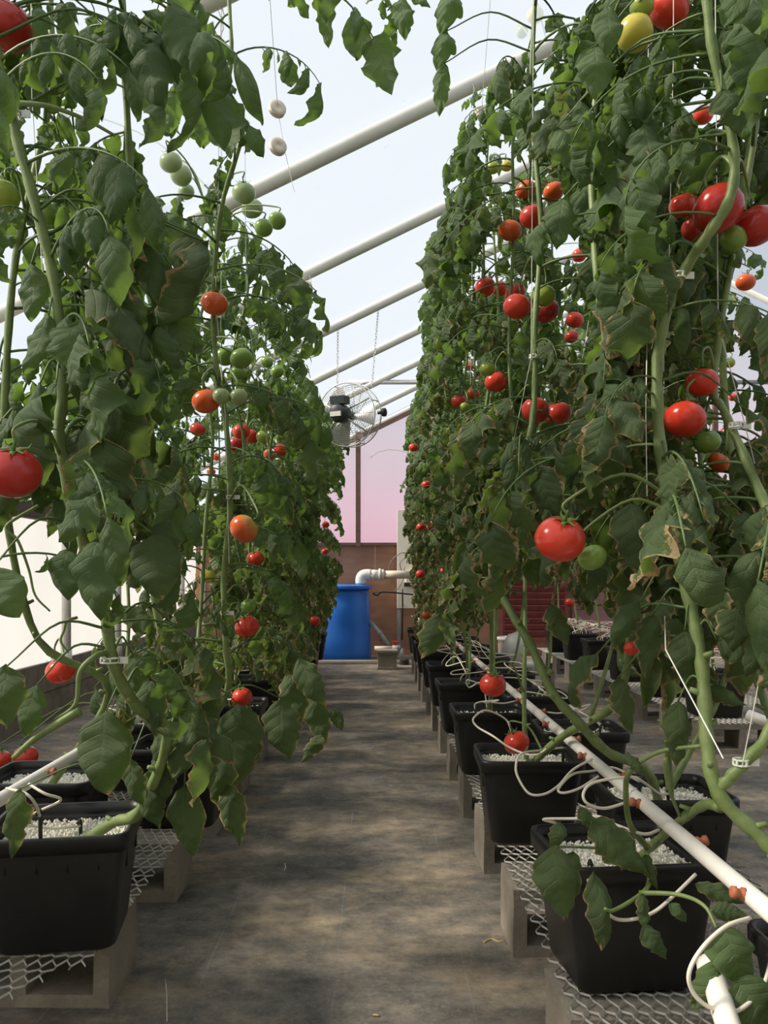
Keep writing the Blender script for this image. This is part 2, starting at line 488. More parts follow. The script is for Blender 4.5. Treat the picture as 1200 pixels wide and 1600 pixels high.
for (x0, x1) in ((XL, XRIDGE), (XRIDGE, XR)):
    L = math.hypot(x1 - x0, zr(x1) - zr(x0)); an = math.atan2(zr(x1) - zr(x0), x1 - x0)
    mb = MB(); mb.box(((x0+x1)/2, YB - .04, (zr(x0)+zr(x1))/2 - .10), (L, .04, .05), M=Matrix.Rotation(-an, 3, 'Y'))
    mb.build('rail', M['post_brown'], wb)
wr = grid_sheet('wall_right', (XR, YF, 0.0), (XR, YB, 0.0), (XR, YF, zr(XR)), 40, 4, ripple, M['film_wall'])
wf = gable('wall_front', YF, 0.0, M['cream'])

# outdoors: pale earth and an added, unseen red box tinting the end film pink
MB().box((2, 8, -0.31), (60, 50, 0.5)).build('ground', M['earth'])['kind'] = 'structure'
bn = MB().box((3, YB + 1.05, 0.2), (16, 1.5, 1.56)).build('film_tint_box_1', M['film_tint'])
bn['kind'] = 'structure'

# ================================================================== BENCHES: blocks, mesh, pots, pipe
def block_mesh(lx=0.40, ly=0.19, lz=0.173):
    bm = bmesh.new()
    t = 0.034; hx = lx / 2; w = (lx - 3 * t) / 2
    xs_ = [-hx, -hx + t, -hx + t + w, hx - t - w, hx - t, hx]
    zs_ = [0, t, lz - t, lz]
    # the cores run from face to face: build the block as a ring of solid bars
    V = {}
    def gv(i, j, k):
        key = (i, j, k)
        if key not in V:
            V[key] = bm.verts.new((xs_[i], (-ly/2, ly/2)[j], zs_[k]))
        return V[key]
    for j, flip in ((0, False), (1, True)):
        for i in range(5):
            for k in range(3):
                if k == 1 and i in (1, 3): continue
                q = [gv(i, j, k), gv(i+1, j, k), gv(i+1, j, k+1), gv(i, j, k+1)]
                bm.faces.new(q[::-1] if flip else q)
    for i in range(5):
        bm.faces.new([gv(i, 0, 3), gv(i+1, 0, 3), gv(i+1, 1, 3), gv(i, 1, 3)])
        bm.faces.new([gv(i, 1, 0), gv(i+1, 1, 0), gv(i+1, 0, 0), gv(i, 0, 0)])
    for k in range(3):
        bm.faces.new([gv(0, 1, k), gv(0, 0, k), gv(0, 0, k+1), gv(0, 1, k+1)])
        bm.faces.new([gv(5, 0, k), gv(5, 1, k), gv(5, 1, k+1), gv(5, 0, k+1)])
    for i in (1, 3):
        bm.faces.new([gv(i, 0, 1), gv(i, 0, 2), gv(i, 1, 2), gv(i, 1, 1)])
        bm.faces.new([gv(i+1, 0, 2), gv(i+1, 0, 1), gv(i+1, 1, 1), gv(i+1, 1, 2)])
        bm.faces.new([gv(i, 0, 2), gv(i+1, 0, 2), gv(i+1, 1, 2), gv(i, 1, 2)])
        bm.faces.new([gv(i+1, 0, 1), gv(i, 0, 1), gv(i, 1, 1), gv(i+1, 1, 1)])
    bmesh.ops.bevel(bm, geom=[e for e in bm.edges if e.is_manifold and e.calc_face_angle(0) > 0.5], offset=0.006, segments=1, affect='EDGES')
    for v_ in bm.verts:
        v_.co += Vector(rng.normal(0, 0.0012, 3))
    bm.normal_update()
    me = bpy.data.meshes.new('concrete_block'); bm.to_mesh(me); bm.free()
    me.materials.append(M['conc'])
    return me
BLK = [block_mesh() for _ in range(3)]
def block(x, y, rz, label, group):
    o = put('concrete_block', random.choice(BLK), loc=(x, y, 0.0)); o.rotation_euler = (0, 0, rz)
    return tag(o, label, 'block', group)
for i in range(11):
    y = 1.845 + 0.575 * i
    block(-0.785, y, random.uniform(-.04, .04), 'grey hollow concrete block holding up the left bench, %s from the front' % ORD[i], 'blocks under the left bench')
for i in range(12):
    y = 1.50 + 0.575 * i
    block(0.535, y, random.uniform(-.04, .04), 'grey hollow concrete block holding up the right bench, %s from the front' % ORD[i], 'blocks under the right bench')
for i in range(9):
    y = 4.32 + 0.5 * i
    block(1.93, y, random.uniform(-.04, .04), 'grey concrete block under the bench beyond the right row, %s from the front' % ORD[i], 'blocks under the farther bench')

def mesh_sheet(x0, x1, y0, y1, z, label, cut=None, t=0.0013):
    dx, dy = 0.029, 0.062
    mb = MB(); nx = int((x1 - x0) / dx); ny = int((y1 - y0) / dy)
    V = []; Fc = []
    def strand(a, b):
        a = np.array(a); b = np.array(b); d = b - a; d /= np.linalg.norm(d)
        s = np.cross(d, (0, 0, 1)) * t; u = np.array((0, 0, t * 1.4))
        n = len(V)
        for p in (a, b): V.extend([p + s - u, p - s - u, p + u * 1.1])
        Fc.extend([(n, n+1, n+4, n+3), (n+1, n+2, n+5, n+4), (n+2, n, n+3, n+5)])
    for i in range(nx):
        for j in range(ny):
            xc = x0 + (i + .5) * dx; yc = y0 + (j + .5) * dy
            if cut and cut(xc, yc): continue
            h = 0.002
            pts = [(xc - dx/2, yc - .007, z - h), (xc - dx/2, yc + .007, z - h), (xc, yc + dy/2 - .007, z + h), (xc, yc + dy/2 + .007, z + h)]
            # the left half of each diamond plus the bond, the neighbours supply the rest
            strand(pts[0], pts[1]); strand(pts[1], pts[2]); strand(pts[2], pts[3])
            strand((xc + dx/2, yc + .007, z - h), pts[2])
            strand(pts[3], (xc - dx/2, yc + dy - .007, z - h)); strand(pts[3], (xc + dx/2, yc + dy - .007, z - h))
    mb.add(V, Fc)
    o = mb.build('expanded_metal_sheet', M['steel'])
    return tag(o, label, 'metal mesh', 'expanded metal bench tops')
ZM = 0.1795
mesh_sheet(-1.10, -0.555, 1.36, 4.2, ZM, 'expanded metal mesh under the front pots of the left row', cut=lambda x, y: y < 1.36 + max(0, (x + 0.72)) * 1.1 + 0.05 * math.sin(x * 200))
mesh_sheet(-1.10, -0.555, 4.22, 8.0, ZM, 'expanded metal mesh carrying the far pots of the left row')
mesh_sheet(0.345, 0.96, 0.9, 3.8, ZM, 'expanded metal mesh under the front pots of the right row')
mesh_sheet(0.345, 0.96, 3.82, 8.5, ZM, 'expanded metal mesh carrying the far pots of the right row')
mesh_sheet(1.70, 2.4, 4.15, 8.6, ZM, 'expanded metal mesh on the bench beyond the right row')

# ---- pots
ZP = 0.1825
def rrect(w, d, r, n=4):
    pts = []
    for cx, cy, a0 in ((w/2-r, d/2-r, 0), (-w/2+r, d/2-r, PI/2), (-w/2+r, -d/2+r, PI), (w/2-r, -d/2+r, 1.5*PI)):
        for k in range(n + 1):
            a = a0 + k * PI / 2 / n
            pts.append((cx + r*math.cos(a), cy + r*math.sin(a)))
    return pts
def loft(mb, rings, capb=True, capt=False, mi=0):
    n = len(rings[0][0]); V = []; f = []
    for pts, z in rings: V += [(x, y, z) for x, y in pts]
    for i in range(len(rings) - 1):
        for k in range(n): f.append((i*n+k, i*n+(k+1) % n, (i+1)*n+(k+1) % n, (i+1)*n+k))
    if capb: f.append(tuple(range(n))[::-1])
    if capt: f.append(tuple((len(rings)-1)*n+k for k in range(n)))
    return mb.add(V, f, mi)
PH = 0.243
def pot_meshes():
    b = MB()
    W0, D0, W1, D1 = 0.235, 0.205, 0.285, 0.250
    loft(b, [(rrect(W0-.01, D0-.01, .03), 0), (rrect(W0, D0, .03), .006), (rrect(W1-.006, D1-.006, .028), PH-.035), (rrect(W1-.012, D1-.012, .026), PH-.02),
             (rrect(W1-.02, D1-.02, .025), PH-.03), (rrect(W0-.01, D0-.01, .025), .03)], True, True)
    for sx in (-1, 1):                       # moulded ribs on the walls
        for q in (-.07, 0.07):
            b.box((sx * (W1/2 - .008), q * .9, PH - .06), (.008, .006, .05))
    for q in (-.09, -.03, .03, .09):
        b.box((q, -(D1/2 - .009), PH - .058), (.004, .008, .03)); b.box((q, D1/2 - .009, PH - .058), (.004, .008, .03))
    body = b.mesh('body', M['black'], True)
    r = MB()
    loft(r, [(rrect(W1+.002, D1+.002, .03), PH-.034), (rrect(W1+.012, D1+.012, .03), PH-.034), (rrect(W1+.015, D1+.015, .032), PH-.004),
             (rrect(W1+.011, D1+.011, .03), PH), (rrect(W1-.006, D1-.006, .026), PH), (rrect(W1-.012, D1-.012, .026), PH-.03), (rrect(W1+.002, D1+.002, .03), PH-.034)], False, False)
    rim = r.mesh('rim', M['black'], True)
    return body, rim
PBODY, PRIM = pot_meshes()
def perlite_mesh(seed, fine):
    q = random.Random(seed); b = MB()
    w, d = 0.250, 0.218; nx = ny = 10; z0 = PH - 0.040
    v = [(-w/2 + w*i/nx, -d/2 + d*j/ny, z0 + q.uniform(-.006, .006)) for i in range(nx+1) for j in range(ny+1)]
    f = [(i*(ny+1)+j, (i+1)*(ny+1)+j, (i+1)*(ny+1)+j+1, i*(ny+1)+j+1) for i in range(nx) for j in range(ny)]
    b.add(v, f, 1)
    oc = np.array([(1,0,0),(-1,0,0),(0,1,0),(0,-1,0),(0,0,1),(0,0,-1)], float)
    of = [(4,0,2),(4,2,1),(4,1,3),(4,3,0),(5,2,0),(5,1,2),(5,3,1),(5,0,3)]
    for _ in range(fine):
        s = q.uniform(.002, .0052)
        p = np.array((q.uniform(-w/2, w/2), q.uniform(-d/2, d/2), z0 + q.uniform(.001, .009)))
        b.add(oc * s * np.array([q.uniform(.7, 1.2) for _ in range(3)]) + p, of, 0)
    return b.mesh('perlite', [M['perlite'], M['perlite_bed']], False)
PERL = [perlite_mesh(1, 1500), perlite_mesh(2, 1500), perlite_mesh(3, 260)]
POTS = {}
def pot(key, x, yfront, label, group, full=True, near=False, rot=None):
    yc = yfront + 0.125
    t = tag(empty('growing_pot', (x, yc, ZP), random.uniform(-.03, .03) if rot is None else rot), label, 'pot', group)
    put('body', PBODY, t); put('rim', PRIM, t)
    if full:
        p = put('perlite', PERL[random.randint(0, 1)] if near else PERL[2], t); p['kind'] = 'stuff'
    POTS[key] = Vector((x, yc, ZP + PH - .05))
    return t
for k in range(8):
    pot(('L', k), -0.62 if k else -0.672, 1.60 + .81 * k, 'black square growing pot of perlite, %s on the aisle side of the left bench' % ORD[k], 'pots on the left bench', near=k < 1, rot=None if k else .15)
for k in range(8):
    pot(('LF', k), -0.885, 2.02 + .81 * k, 'black square growing pot of perlite, %s on the wall side of the left bench' % ORD[k], 'pots on the left bench', near=k < 1)
for k in range(9):
    pot(('R', k), 0.445 if k else 0.478, 1.45 + .81 * k, 'black square growing pot, %s on the aisle side of the right bench' % ORD[k], 'pots on the right bench', near=k < 2, rot=None if k else .11)
for k in range(9):
    yf = 0.97 if k == 0 else 1.87 + .81 * (k - 1)
    pot(('RF', k), 0.705, yf, 'black square growing pot, %s on the far side of the right bench' % ORD[k], 'pots on the right bench', near=k < 2)
for k in range(6):
    pot(('B', k), 1.86, 4.3 + .74 * k, 'black growing pot, %s on the bench beyond the right row' % ORD[k], 'pots on the farther bench')

# ---- irrigation pipes with grommets and looping drip tubes
def irrigation(x, y0, y1, z, label, sides, step, hero=(), r=0.0134):
    t = tag(empty('irrigation_pipe', (x, (y0+y1)/2, z)), label, 'pipe', 'white irrigation pipes')
    o = np.array((x, (y0+y1)/2, z))
    MB().tube([np.array((x, y, z)) - o for y in np.linspace(y0, y1, 12)], r, 14).build('pipe', M['pvc'], t, smooth=True)
    q = random.Random(int(x * 100) + 5)
    gm = MB()
    gm.lathe([(.0045, -.001), (.0095, 0), (.0095, .004), (.0065, .006), (.0065, .011), (.009, .013), (.0085, .018), (.0045, .019)], 10)
    gme = gm.mesh('grommet', M['rubber'], True)
    y = y0 + .12; i = 0
    while y < y1 - .1:
        side = sides[i % len(sides)]
        Mx = Matrix.Translation(Vector((x, y, z)) - Vector(o)) @ Matrix.Rotation(side * PI / 2 * .86, 4, 'Y') @ Matrix.Translation((0, 0, r - .003))
        put('grommet', gme, t, Mx)
        # the pot this tube waters
        keys = [k for k in POTS if abs(POTS[k].x - x) < .3 and (POTS[k].x - x) * side > 0] or [k for k in POTS if abs(POTS[k].x - x) < .3]
        tgt = min(keys, key=lambda k: abs(POTS[k].y - y)) if keys else None
        if tgt:
            P = POTS[tgt]
            e = P + Vector((q.uniform(-.06, .06), q.uniform(-.07, .02), 0.02))
            s0 = Vector((x + side * .03, y, z + .002))
            lo = q.uniform(.05, .13); ly = q.uniform(-.14, .10)
            pts = [s0, s0 + Vector((side * .05, ly * .3, -.004)), s0 + Vector((side * (.07 + lo), ly, q.uniform(-.03, .03))),
                   s0 + Vector((side * (.05 + lo * 1.1), ly + .07, q.uniform(-.02, .02))), s0 + Vector((side * .07, ly + .04, .012)),
                   e + Vector((0, 0, .05)), e + Vector((0, 0, .015))]
            if y < 2.4 and hero: pts = None
            if pts:
                d = MB().tube([p - Vector(o) for p in catmull(pts, 7)], .0027, 6).build('drip_tube', M['tube'], t, smooth=True)
                MB().tube([e - Vector(o) + Vector(w) for w in ((0, 0, -.03), (0, 0, .035), (.004, 0, .045), (.02, 0, .045))], .004, 6).build('drip_stake', M['stake'], d)
        y += step * q.uniform(.85, 1.15); i += 1
    for pts in hero:
        P = [at(*p) for p in pts]
        d = MB().tube([Vector(p) - Vector(o) for p in catmull(P, 8)], .0030, 8).build('drip_tube', M['tube'], t, smooth=True)
        e = P[-1]
        MB().tube([e - Vector(o) + Vector(w) for w in ((0, .004, -.045), (0, .004, .006), (0, 0, .012), (0, -.012, .008))], .0042, 6).build('drip_stake', M['stake'], d)
    return t
heroR = [
 [(985,1252,1.60),(945,1263,1.58),(917,1255,1.57),(912,1238,1.58),(930,1222,1.6),(985,1214,1.62),(1005,1222,1.66),(1030,1240,1.85),(1045,1240,1.92)],
 [(925,1186,1.90),(895,1203,1.88),(872,1228,1.85),(850,1241,1.84),(827,1240,1.85),(811,1218,1.88),(806,1198,1.92),(815,1178,2.0),(850,1172,2.25),(880,1168,2.32)],
 [(935,1213,1.80),(905,1232,1.78),(880,1239,1.78),(873,1232,1.8),(895,1210,1.86),(925,1205,1.95),(960,1200,2.0),(1000,1222,1.98)],
 [(1087,1366,1.30),(1050,1402,1.28),(1020,1426,1.27),(985,1437,1.28),(955,1432,1.30),(930,1400,1.36),(918,1370,1.45),(922,1355,1.53)],
 [(1030,1297,1.47),(1005,1303,1.46),(960,1288,1.50),(935,1276,1.55),(900,1279,1.6),(850,1280,1.62),(868,1286,1.62),(872,1292,1.62)],
 [(1172,1434,1.12),(1135,1447,1.10),(1100,1478,1.08),(1078,1515,1.07),(1080,1545,1.07),(1105,1572,1.07),(1150,1580,1.08),(1190,1545,1.1),(1205,1500,1.12)],
 [(885,1141,2.25),(860,1165,2.2),(835,1180,2.18),(800,1170,2.2),(770,1150,2.22),(745,1135,2.3),(740,1122,2.38),(760,1110,2.5),(790,1124,2.6),(800,1145,2.45)],
]
irrigation(0.52, 0.55, 8.7, 0.505, 'white irrigation pipe with drip tubes running along the right bench', (-1, 1), 0.21, hero=heroR)
heroL = [
 [(45,1225,1.62),(70,1240,1.6),(95,1250,1.62),(60,1268,1.62),(30,1285,1.66),(75,1294,1.70),(115,1292,1.72),(125,1290,1.73)],
 [(10,1232,1.58),(40,1240,1.55),(55,1256,1.56),(62,1275,1.6)],
]
irrigation(-0.752, 1.2, 7.9, 0.505, 'white irrigation pipe with drip tubes running along the left bench', (1, -1), 0.24, hero=heroL)
irrigation(1.98, 4.2, 8.6, 0.50, 'white irrigation pipe heaped with loose tubes on the bench beyond the right row', (-1, -1, 1), 0.10)

# ================================================================== LEAVES
def leaflet_grid(L, Wd, lobes, curl, cup, wave, nu, nh, seed, tip=1.0):
    """one leaflet from its stalk at the origin along +X, face up; returns verts, faces, margin distance"""
    q = np.random.default_rng(seed)
    us = np.linspace(0, 1, nu + 1)
    ang = -curl * us ** 1.4
    x = np.concatenate([[0], np.cumsum(np.cos((ang[1:] + ang[:-1]) / 2)) * L / nu])
    z = np.concatenate([[0], np.cumsum(np.sin((ang[1:] + ang[:-1]) / 2)) * L / nu])
    w = Wd / 2 * np.sin(PI * np.clip(us, 0, 1) ** 0.72) ** 0.75
    w = np.maximum(w, 0.001 * (1 - us) + 0.0008)
    ph = q.uniform(0, 1); lat = q.uniform(-.12, .12)
    V = []; E = []; UV = []
    vsn = np.linspace(-1, 1, 2 * nh + 1)
    for i, u in enumerate(us):
        T = np.array((math.cos(ang[i]), 0, math.sin(ang[i]))); Nn = np.array((-math.sin(ang[i]), 0, math.cos(ang[i])))
        for v in vsn:
            saw = ((u * lobes + ph + (0.3 if v > 0 else 0)) % 1.0) if lobes else 0.0
            ww = w[i] * (1 + (0.55 * (0.5 - abs(saw - .62)) if lobes else 0) * (1 if abs(v) > .6 else .3))
            phi = cup * abs(v)
            yy = ww * (math.sin(phi) / cup if cup > .05 else abs(v)) * np.sign(v)
            zz = -ww * ((1 - math.cos(phi)) / cup if cup > .05 else 0)
            zz += wave * ww * abs(v) ** 2 * math.sin(u * 15 + seed + (1.7 if v > 0 else 0))
            zz += 0.10 * Wd * math.sin(u * 7 + seed) * math.sin(v * 2.6 + seed * 1.7 + u * 3) + 0.05 * ww * math.sin(abs(v) * 2.4 + u * 30) * (abs(v) > .1)
            V.append(np.array((x[i], lat * L * u * u, z[i])) + np.array((0, yy, 0)) + Nn * zz)
            UV.append((u, v, 0))
            E.append(max(abs(v) ** 2.4, ((u - .55) / .45) ** 2 if u > .55 else 0))
    m = 2 * nh + 1; f = []
    for i in range(nu):
        for j in range(m - 1):
            f.append((i*m+j, (i+1)*m+j, (i+1)*m+j+1, i*m+j+1))
    return np.array(V), f, np.array(E), np.array(UV)

def make_lib(kind, n, nu, nh, seed0):
    out = []
    for k in range(n):
        q = random.Random(seed0 + k)
        if kind == 'oval':
            a = leaflet_grid(1, q.uniform(.44, .60), 0 if k % 2 else 3, q.uniform(.8, 3.6), q.uniform(.7, 2.0), q.uniform(.05, .2), nu, nh, seed0 + k)
        elif kind == 'lobed':
            a = leaflet_grid(1, q.uniform(.48, .66), q.choice((3, 4, 5)), q.uniform(.4, 2.8), q.uniform(.4, 1.7), q.uniform(.2, .5), nu, nh, seed0 + k)
        else:
            a = leaflet_grid(1, q.uniform(.36, .46), 3, q.uniform(.2, 1.2), q.uniform(.2, .6), q.uniform(.05, .2), nu, nh, seed0 + k)
        out.append(a)
    return out
LIB_HI = {k: make_lib(k, 7, 13, 3, s) for k, s in (('oval', 10), ('lobed', 40), ('young', 70))}
LIB_LO = {k: make_lib(k, 7, 8, 1, s) for k, s in (('oval', 10), ('lobed', 40), ('young', 70))}
LMESH = {}
for kind in LIB_HI:
    for i, (v, f, e, uv) in enumerate(LIB_HI[kind]):
        for mk in ('leaf', 'leaf_brown'):
            b = MB(); b.add(v, f, 0, e, uv)
            LMESH[(kind, i, mk)] = b.mesh('leaflet', M[mk], True, edge=True)

class LeafVar:
    """a compound leaf: stalk curve along +X, leaflets as (library index, matrix)"""
    def __init__(s, kind, seed):
        q = random.Random(seed); s.kind = kind
        s.len = {'oval': q.uniform(.26, .40), 'lobed': q.uniform(.26, .40), 'young': q.uniform(.14, .22)}[kind]
        a0 = q.uniform(.1, .75); a1 = -q.uniform(.7, 1.45)
        n = 12; ts = np.linspace(0, 1, n + 1)
        ang = a0 + (a1 - a0) * ts ** q.uniform(.7, 1.3)
        yw = q.uniform(-.25, .25)
        P = np.zeros((n + 1, 3))
        for i in range(n):
            a = (ang[i] + ang[i+1]) / 2
            P[i+1] = P[i] + s.len / n * np.array((math.cos(a), yw * ts[i], math.sin(a)))
        s.P = P; s.R = .0032 * (1 - .6 * ts) * (s.len / .3)
        s.items = []
        def add(t, side, L):
            i = min(int(t * n), n - 1); fr = t * n - i
            p = P[i] * (1 - fr) + P[i+1] * fr
            T = P[i+1] - P[i]; T /= np.linalg.norm(T)
            Sd = np.array((0, 1, 0)) * side
            d = T * (.55 if side else 1) + Sd * .8 + np.array((0, 0, -q.uniform(.25, 1.1)))
            d += np.array([q.uniform(-.2, .2) for _ in range(3)])
            d /= np.linalg.norm(d)
            up = np.array((q.uniform(-.3, .45), q.uniform(-.45, .45), 1.0)) + T * .15
            nn = up - d * (up @ d); nn /= np.linalg.norm(nn)
            sd = np.cross(nn, d)
            Mx = Matrix(((d[0], sd[0], nn[0], 0), (d[1], sd[1], nn[1], 0), (d[2], sd[2], nn[2], 0), (0, 0, 0, 1)))
            gap = .012 if side else 0.0
            pp = p + d * gap
            Mx = Matrix.Translation(pp) @ Mx @ Matrix.Diagonal((L, L * q.uniform(.9, 1.1), L, 1))
            s.items.append((q.randrange(7), Mx, p, pp, L))
        k = {'oval': 1.0, 'lobed': 1.0, 'young': .55}[kind]
        for t, L in ((.34, .085), (.55, .108), (.78, .115)):
            for sd in (-1, 1):
                add(t + q.uniform(-.03, .03), sd, L * k * q.uniform(.85, 1.15))
        add(1.0, 0, .135 * k * q.uniform(.9, 1.2))
        for t in (.46, .67):
            if q.random() < .8: add(t, q.choice((-1, 1)), .032 * k)
        s.mid = np.array([list(m @ Vector((.5, 0, -.1))) for _, m, _, _, _ in s.items] + [list(m @ Vector((.85, 0, -.25))) for _, m, _, _, _ in s.items])
        s.ml = np.array([L for *_, L in s.items] * 2)
        b = MB(); b.tube(P, s.R, 5)
        for _, _, p, pp, L in s.items:
            if np.linalg.norm(np.array(pp) - p) > .002: b.tube([p, pp], .0011, 4)
        s.rach = b.mesh('leaf', M['rachis'], True)
        s.full = {}
        for mk in ('leaf', 'leaf_brown'):
            b = MB(); b.tube(P, s.R, 4, 1)
            for i, m, _, _, _ in s.items:
                v, f, e, uv = LIB_LO[kind][i]
                v = v @ np.array(m.to_3x3()).T + np.array(m.translation)
                b.add(v, f, 0, e, uv)
            s.full[mk] = b.mesh('leaf', [M[mk], M['rachis']], True, edge=True)
VARS = {'oval': [LeafVar('oval', 100 + i) for i in range(9)], 'lobed': [LeafVar('lobed', 200 + i) for i in range(11)],
        'young': [LeafVar('young', 300 + i) for i in range(5)]}

# ------------------------------------------------------------------ tomatoes: where they hang (needed before the leaves grow round them)
# (px, py, diameter px, ripeness, label, real diameter)
T = []
YSET = {(388,947):2.42,(988,1012):1.55,(346,619):2.08,(373,620):2.08,(850,462):2.08,(838,484):2.08,(925,871):1.38,(1003,10):1.5,(992,52):1.48,(762,576):2.55,(726,636):3.7,(1147,372):1.4,(1086,356):1.45,(1066,321):1.45,
        (1030,656):1.5,(1070,655):1.46,(1097,597):1.5,(1105,690):1.55,(1123,722):1.6,(4,306):1.5,(72,333):1.5,(736,440):4.0,(770,262):3.2,(792,259):3.2}
def tom(px, py, d, kind, label, D=.076, Y=None):
    if (px, py) in YSET: Y = YSET[(px, py)]; D = d * Y / F
    T.append(dict(px=px, py=py, d=d, kind=kind, label=label, Y=Y or F * D / d, D=D))
exec_list = """
10 42 78 deep large dark red tomato at the top left corner beside a leaf
20 738 88 deep large dark red tomato cut by the left frame edge beside the front stem
335 474 43 orange orange-red tomato hanging alone high on the left row
322 627 45 orange orange-red tomato behind two pale green ones on the left row
346 619 28 pale small pale green tomato touching the orange-red one, nearer the wall
373 620 28 pale small pale green tomato touching the stem, aisle side of its twin
309 671 25 red small red tomato below the trio of one orange and two pale fruits
377 674 28 red red tomato topmost of a trio on the left row stem
393 682 25 red red tomato on the aisle side of a trio on the left row
369 695 26 deep dark red tomato lowest of a trio on the left row
377 560 36 green round green tomato right of the white twine, left row
352 557 31 green green tomato half behind the stem, left row
372 582 26 green dark green tomato tucked under the round green one, left row
381 302 37 pale largest pale green tomato of the high bunch on the left row
394 326 34 pale pale green tomato just under the largest of the high bunch
412 356 29 green green tomato lowest of the high bunch on the left row
433 345 28 green green tomato nearest the aisle in the high bunch, left row
267 254 36 pale pale green tomato topmost of three by a curled leaf, upper left
283 274 34 pale pale green tomato middle of three by a curled leaf, upper left
291 300 26 pale pale green tomato lowest of three by a curled leaf, upper left
4 306 52 lime yellow-green tomato cut by the left frame edge, upper left
72 333 42 green green tomato hidden behind a curled leaf, upper left
381 826 47 turning large orange tomato with a yellow-green shoulder on the left row
399 873 27 red small red tomato under the large orange and yellow one
325 900 25 yellow yellow tomato deep in the left row leaves
388 947 24 green small green tomato directly above a red one, left row
386 979 39 red round red tomato under a small green one, left row
378 1089 33 red red tomato hanging lowest in the left row leaves
391 1070 20 red small red tomato peeping above the lowest left row one
439 703 22 red small red tomato beside an orange-green one, left row aisle side
421 711 20 turning small orange-green tomato beside a small red one, left row
411 683 22 lime small lime tomato above the orange-green one, left row
95 1048 47 red red tomato by the white wall post above the left bench
40 1182 38 red red tomato lying over the left irrigation pipe
3 1186 30 red red tomato cut by the left frame edge beside the irrigation pipe
492 970 18 red small red tomato low on the left row close to the blue drum
509 820 12 red tiny far red tomato, upper one near the left row aisle edge
508 862 12 red tiny far red tomato, lower one near the left row aisle edge
330 737 14 red tiny red tomato deep in the left row, below the red trio
338 714 13 red tiny red tomato deep in the left row, just under the orange one
433 581 22 green small green tomato topmost on the far left row leaves
417 566 20 green small green tomato deep behind the left row leaves at fan height
97 186 24 lime small yellow-green tomato behind the top left stem
522 778 9 red tiniest red tomato of the far left row, at the aisle edge
875 842 80 red largest glossy red tomato hanging over the right bench pots
925 871 46 green green tomato touching the largest glossy red one
837 641 45 red red tomato, aisle side of a touching pair on the right row
872 646 41 red red tomato, far side of a touching pair on the right row
808 479 44 red red tomato under a lime one with a split shine, right row
805 459 34 red red tomato behind the top of the red one, right row
850 462 36 lime lime green tomato on top of a red bunch, right row
853 486 42 deep dark red tomato behind the lime green one, right row
838 484 14 lime tiny lime tomato between two red ones, right row
758 449 33 red orange-red tomato left in a high pair, right row
781 451 25 red smaller red tomato right in a high pair, right row
736 440 14 lime tiny lime tomato left of the high red pair
823 298 35 orange orange tomato topmost of a bunch high on the right row
865 300 34 orange orange tomato half hidden by a leaf, high right row
832 338 41 red red tomato at the middle of the high right bunch
797 360 37 orange orange tomato lowest of the high right bunch
770 262 21 lime small lime tomato highest at the right row aisle edge
792 259 19 yellow small yellowish tomato beside the highest lime one
775 597 36 red red tomato under a lime one, middle of the right row
762 576 25 lime lime tomato over a red one, middle of the right row
733 573 15 orange small orange tomato by white twine, right row
717 627 25 red red tomato of a bunch of three at the right row edge
739 615 21 orange orange tomato of a bunch of three at the right row edge
726 636 16 lime lime tomato of a bunch of three at the right row edge
1122 326 78 deep huge dark red tomato behind the thick right stem
1182 353 68 deep large dark red tomato cut by the right frame edge
1066 321 42 red red tomato beside a hanging twine, upper right
1086 356 42 deep dark red tomato under the huge one, upper right
1147 372 42 green dark green tomato between two huge red ones, upper right
1097 597 52 red red tomato above a bigger one, behind curled leaf, right
1070 655 64 red big red tomato behind a curled leaf, right row
1030 656 46 half red tomato with a green side beside the big one, right row
1105 690 42 green green tomato below the big red one, right row
1123 722 34 orange orange tomato low in the bunch, far right
1045 14 62 red red tomato at the top frame edge, right row
1003 10 38 lime lime tomato at the top frame edge beside a red one
992 52 56 yellow yellow-green tomato hanging under the top lime one
770 1070 42 red red tomato hanging in front of the white irrigation pipe
807 1160 41 red red tomato resting over the second right bench pot
798 1066 15 red small red tomato half behind the irrigation pipe
988 1012 27 red small red tomato framed by a curled leaf, right row
898 500 28 red red tomato upper of two deep in the right row
893 526 22 deep dark red tomato lower of two deep in the right row
1165 441 30 orange orange tomato in dark leaves at the far right
646 699 15 red far red tomato, highest at the right row aisle edge
666 757 15 red far red tomato below a leaf tip, right row aisle edge
657 823 14 red far red tomato, left of a small touching pair
671 826 14 red far red tomato, right of a small touching pair
657 897 16 red far red tomato alone by the cream panel, right row
666 961 15 orange far orange tomato over the dark pots, right row
693 892 11 red tiny far red tomato above a scorched leaf, right row
735 999 12 red tiny red tomato over the irrigation pipe far along
1134 676 19 red small red tomato beside a white clip, far right
1145 621 13 red tiny red tomato by the twine at far right
1140 567 17 lime small lime tomato by the twine at far right
1098 180 32 red red tomato hidden behind the thick top right stem
905 399 23 red red tomato behind leaves, upper middle of right row
816 50 19 green small green tomato near the top, right row aisle side
836 24 27 yellow yellow-green tomato near the top, right row aisle side
890 942 16 red long red tomato low behind a stem, right row
"""
for ln in exec_list.strip().splitlines():
    a = ln.split(' ', 4)
    tom(float(a[0]), float(a[1]), float(a[2]), a[3], a[4], .085 if float(a[2]) > 70 else (.06 if a[3] in ('lime', 'pale', 'green') and float(a[2]) < 30 else .076))
for t in T:
    t['P'] = at(t['px'], t['py'], t['Y'])
TX = np.array([t['px'] for t in T]); TY = np.array([t['py'] for t in T]); TD = np.array([t['d'] for t in T]); TZ = np.array([t['Y'] for t in T])

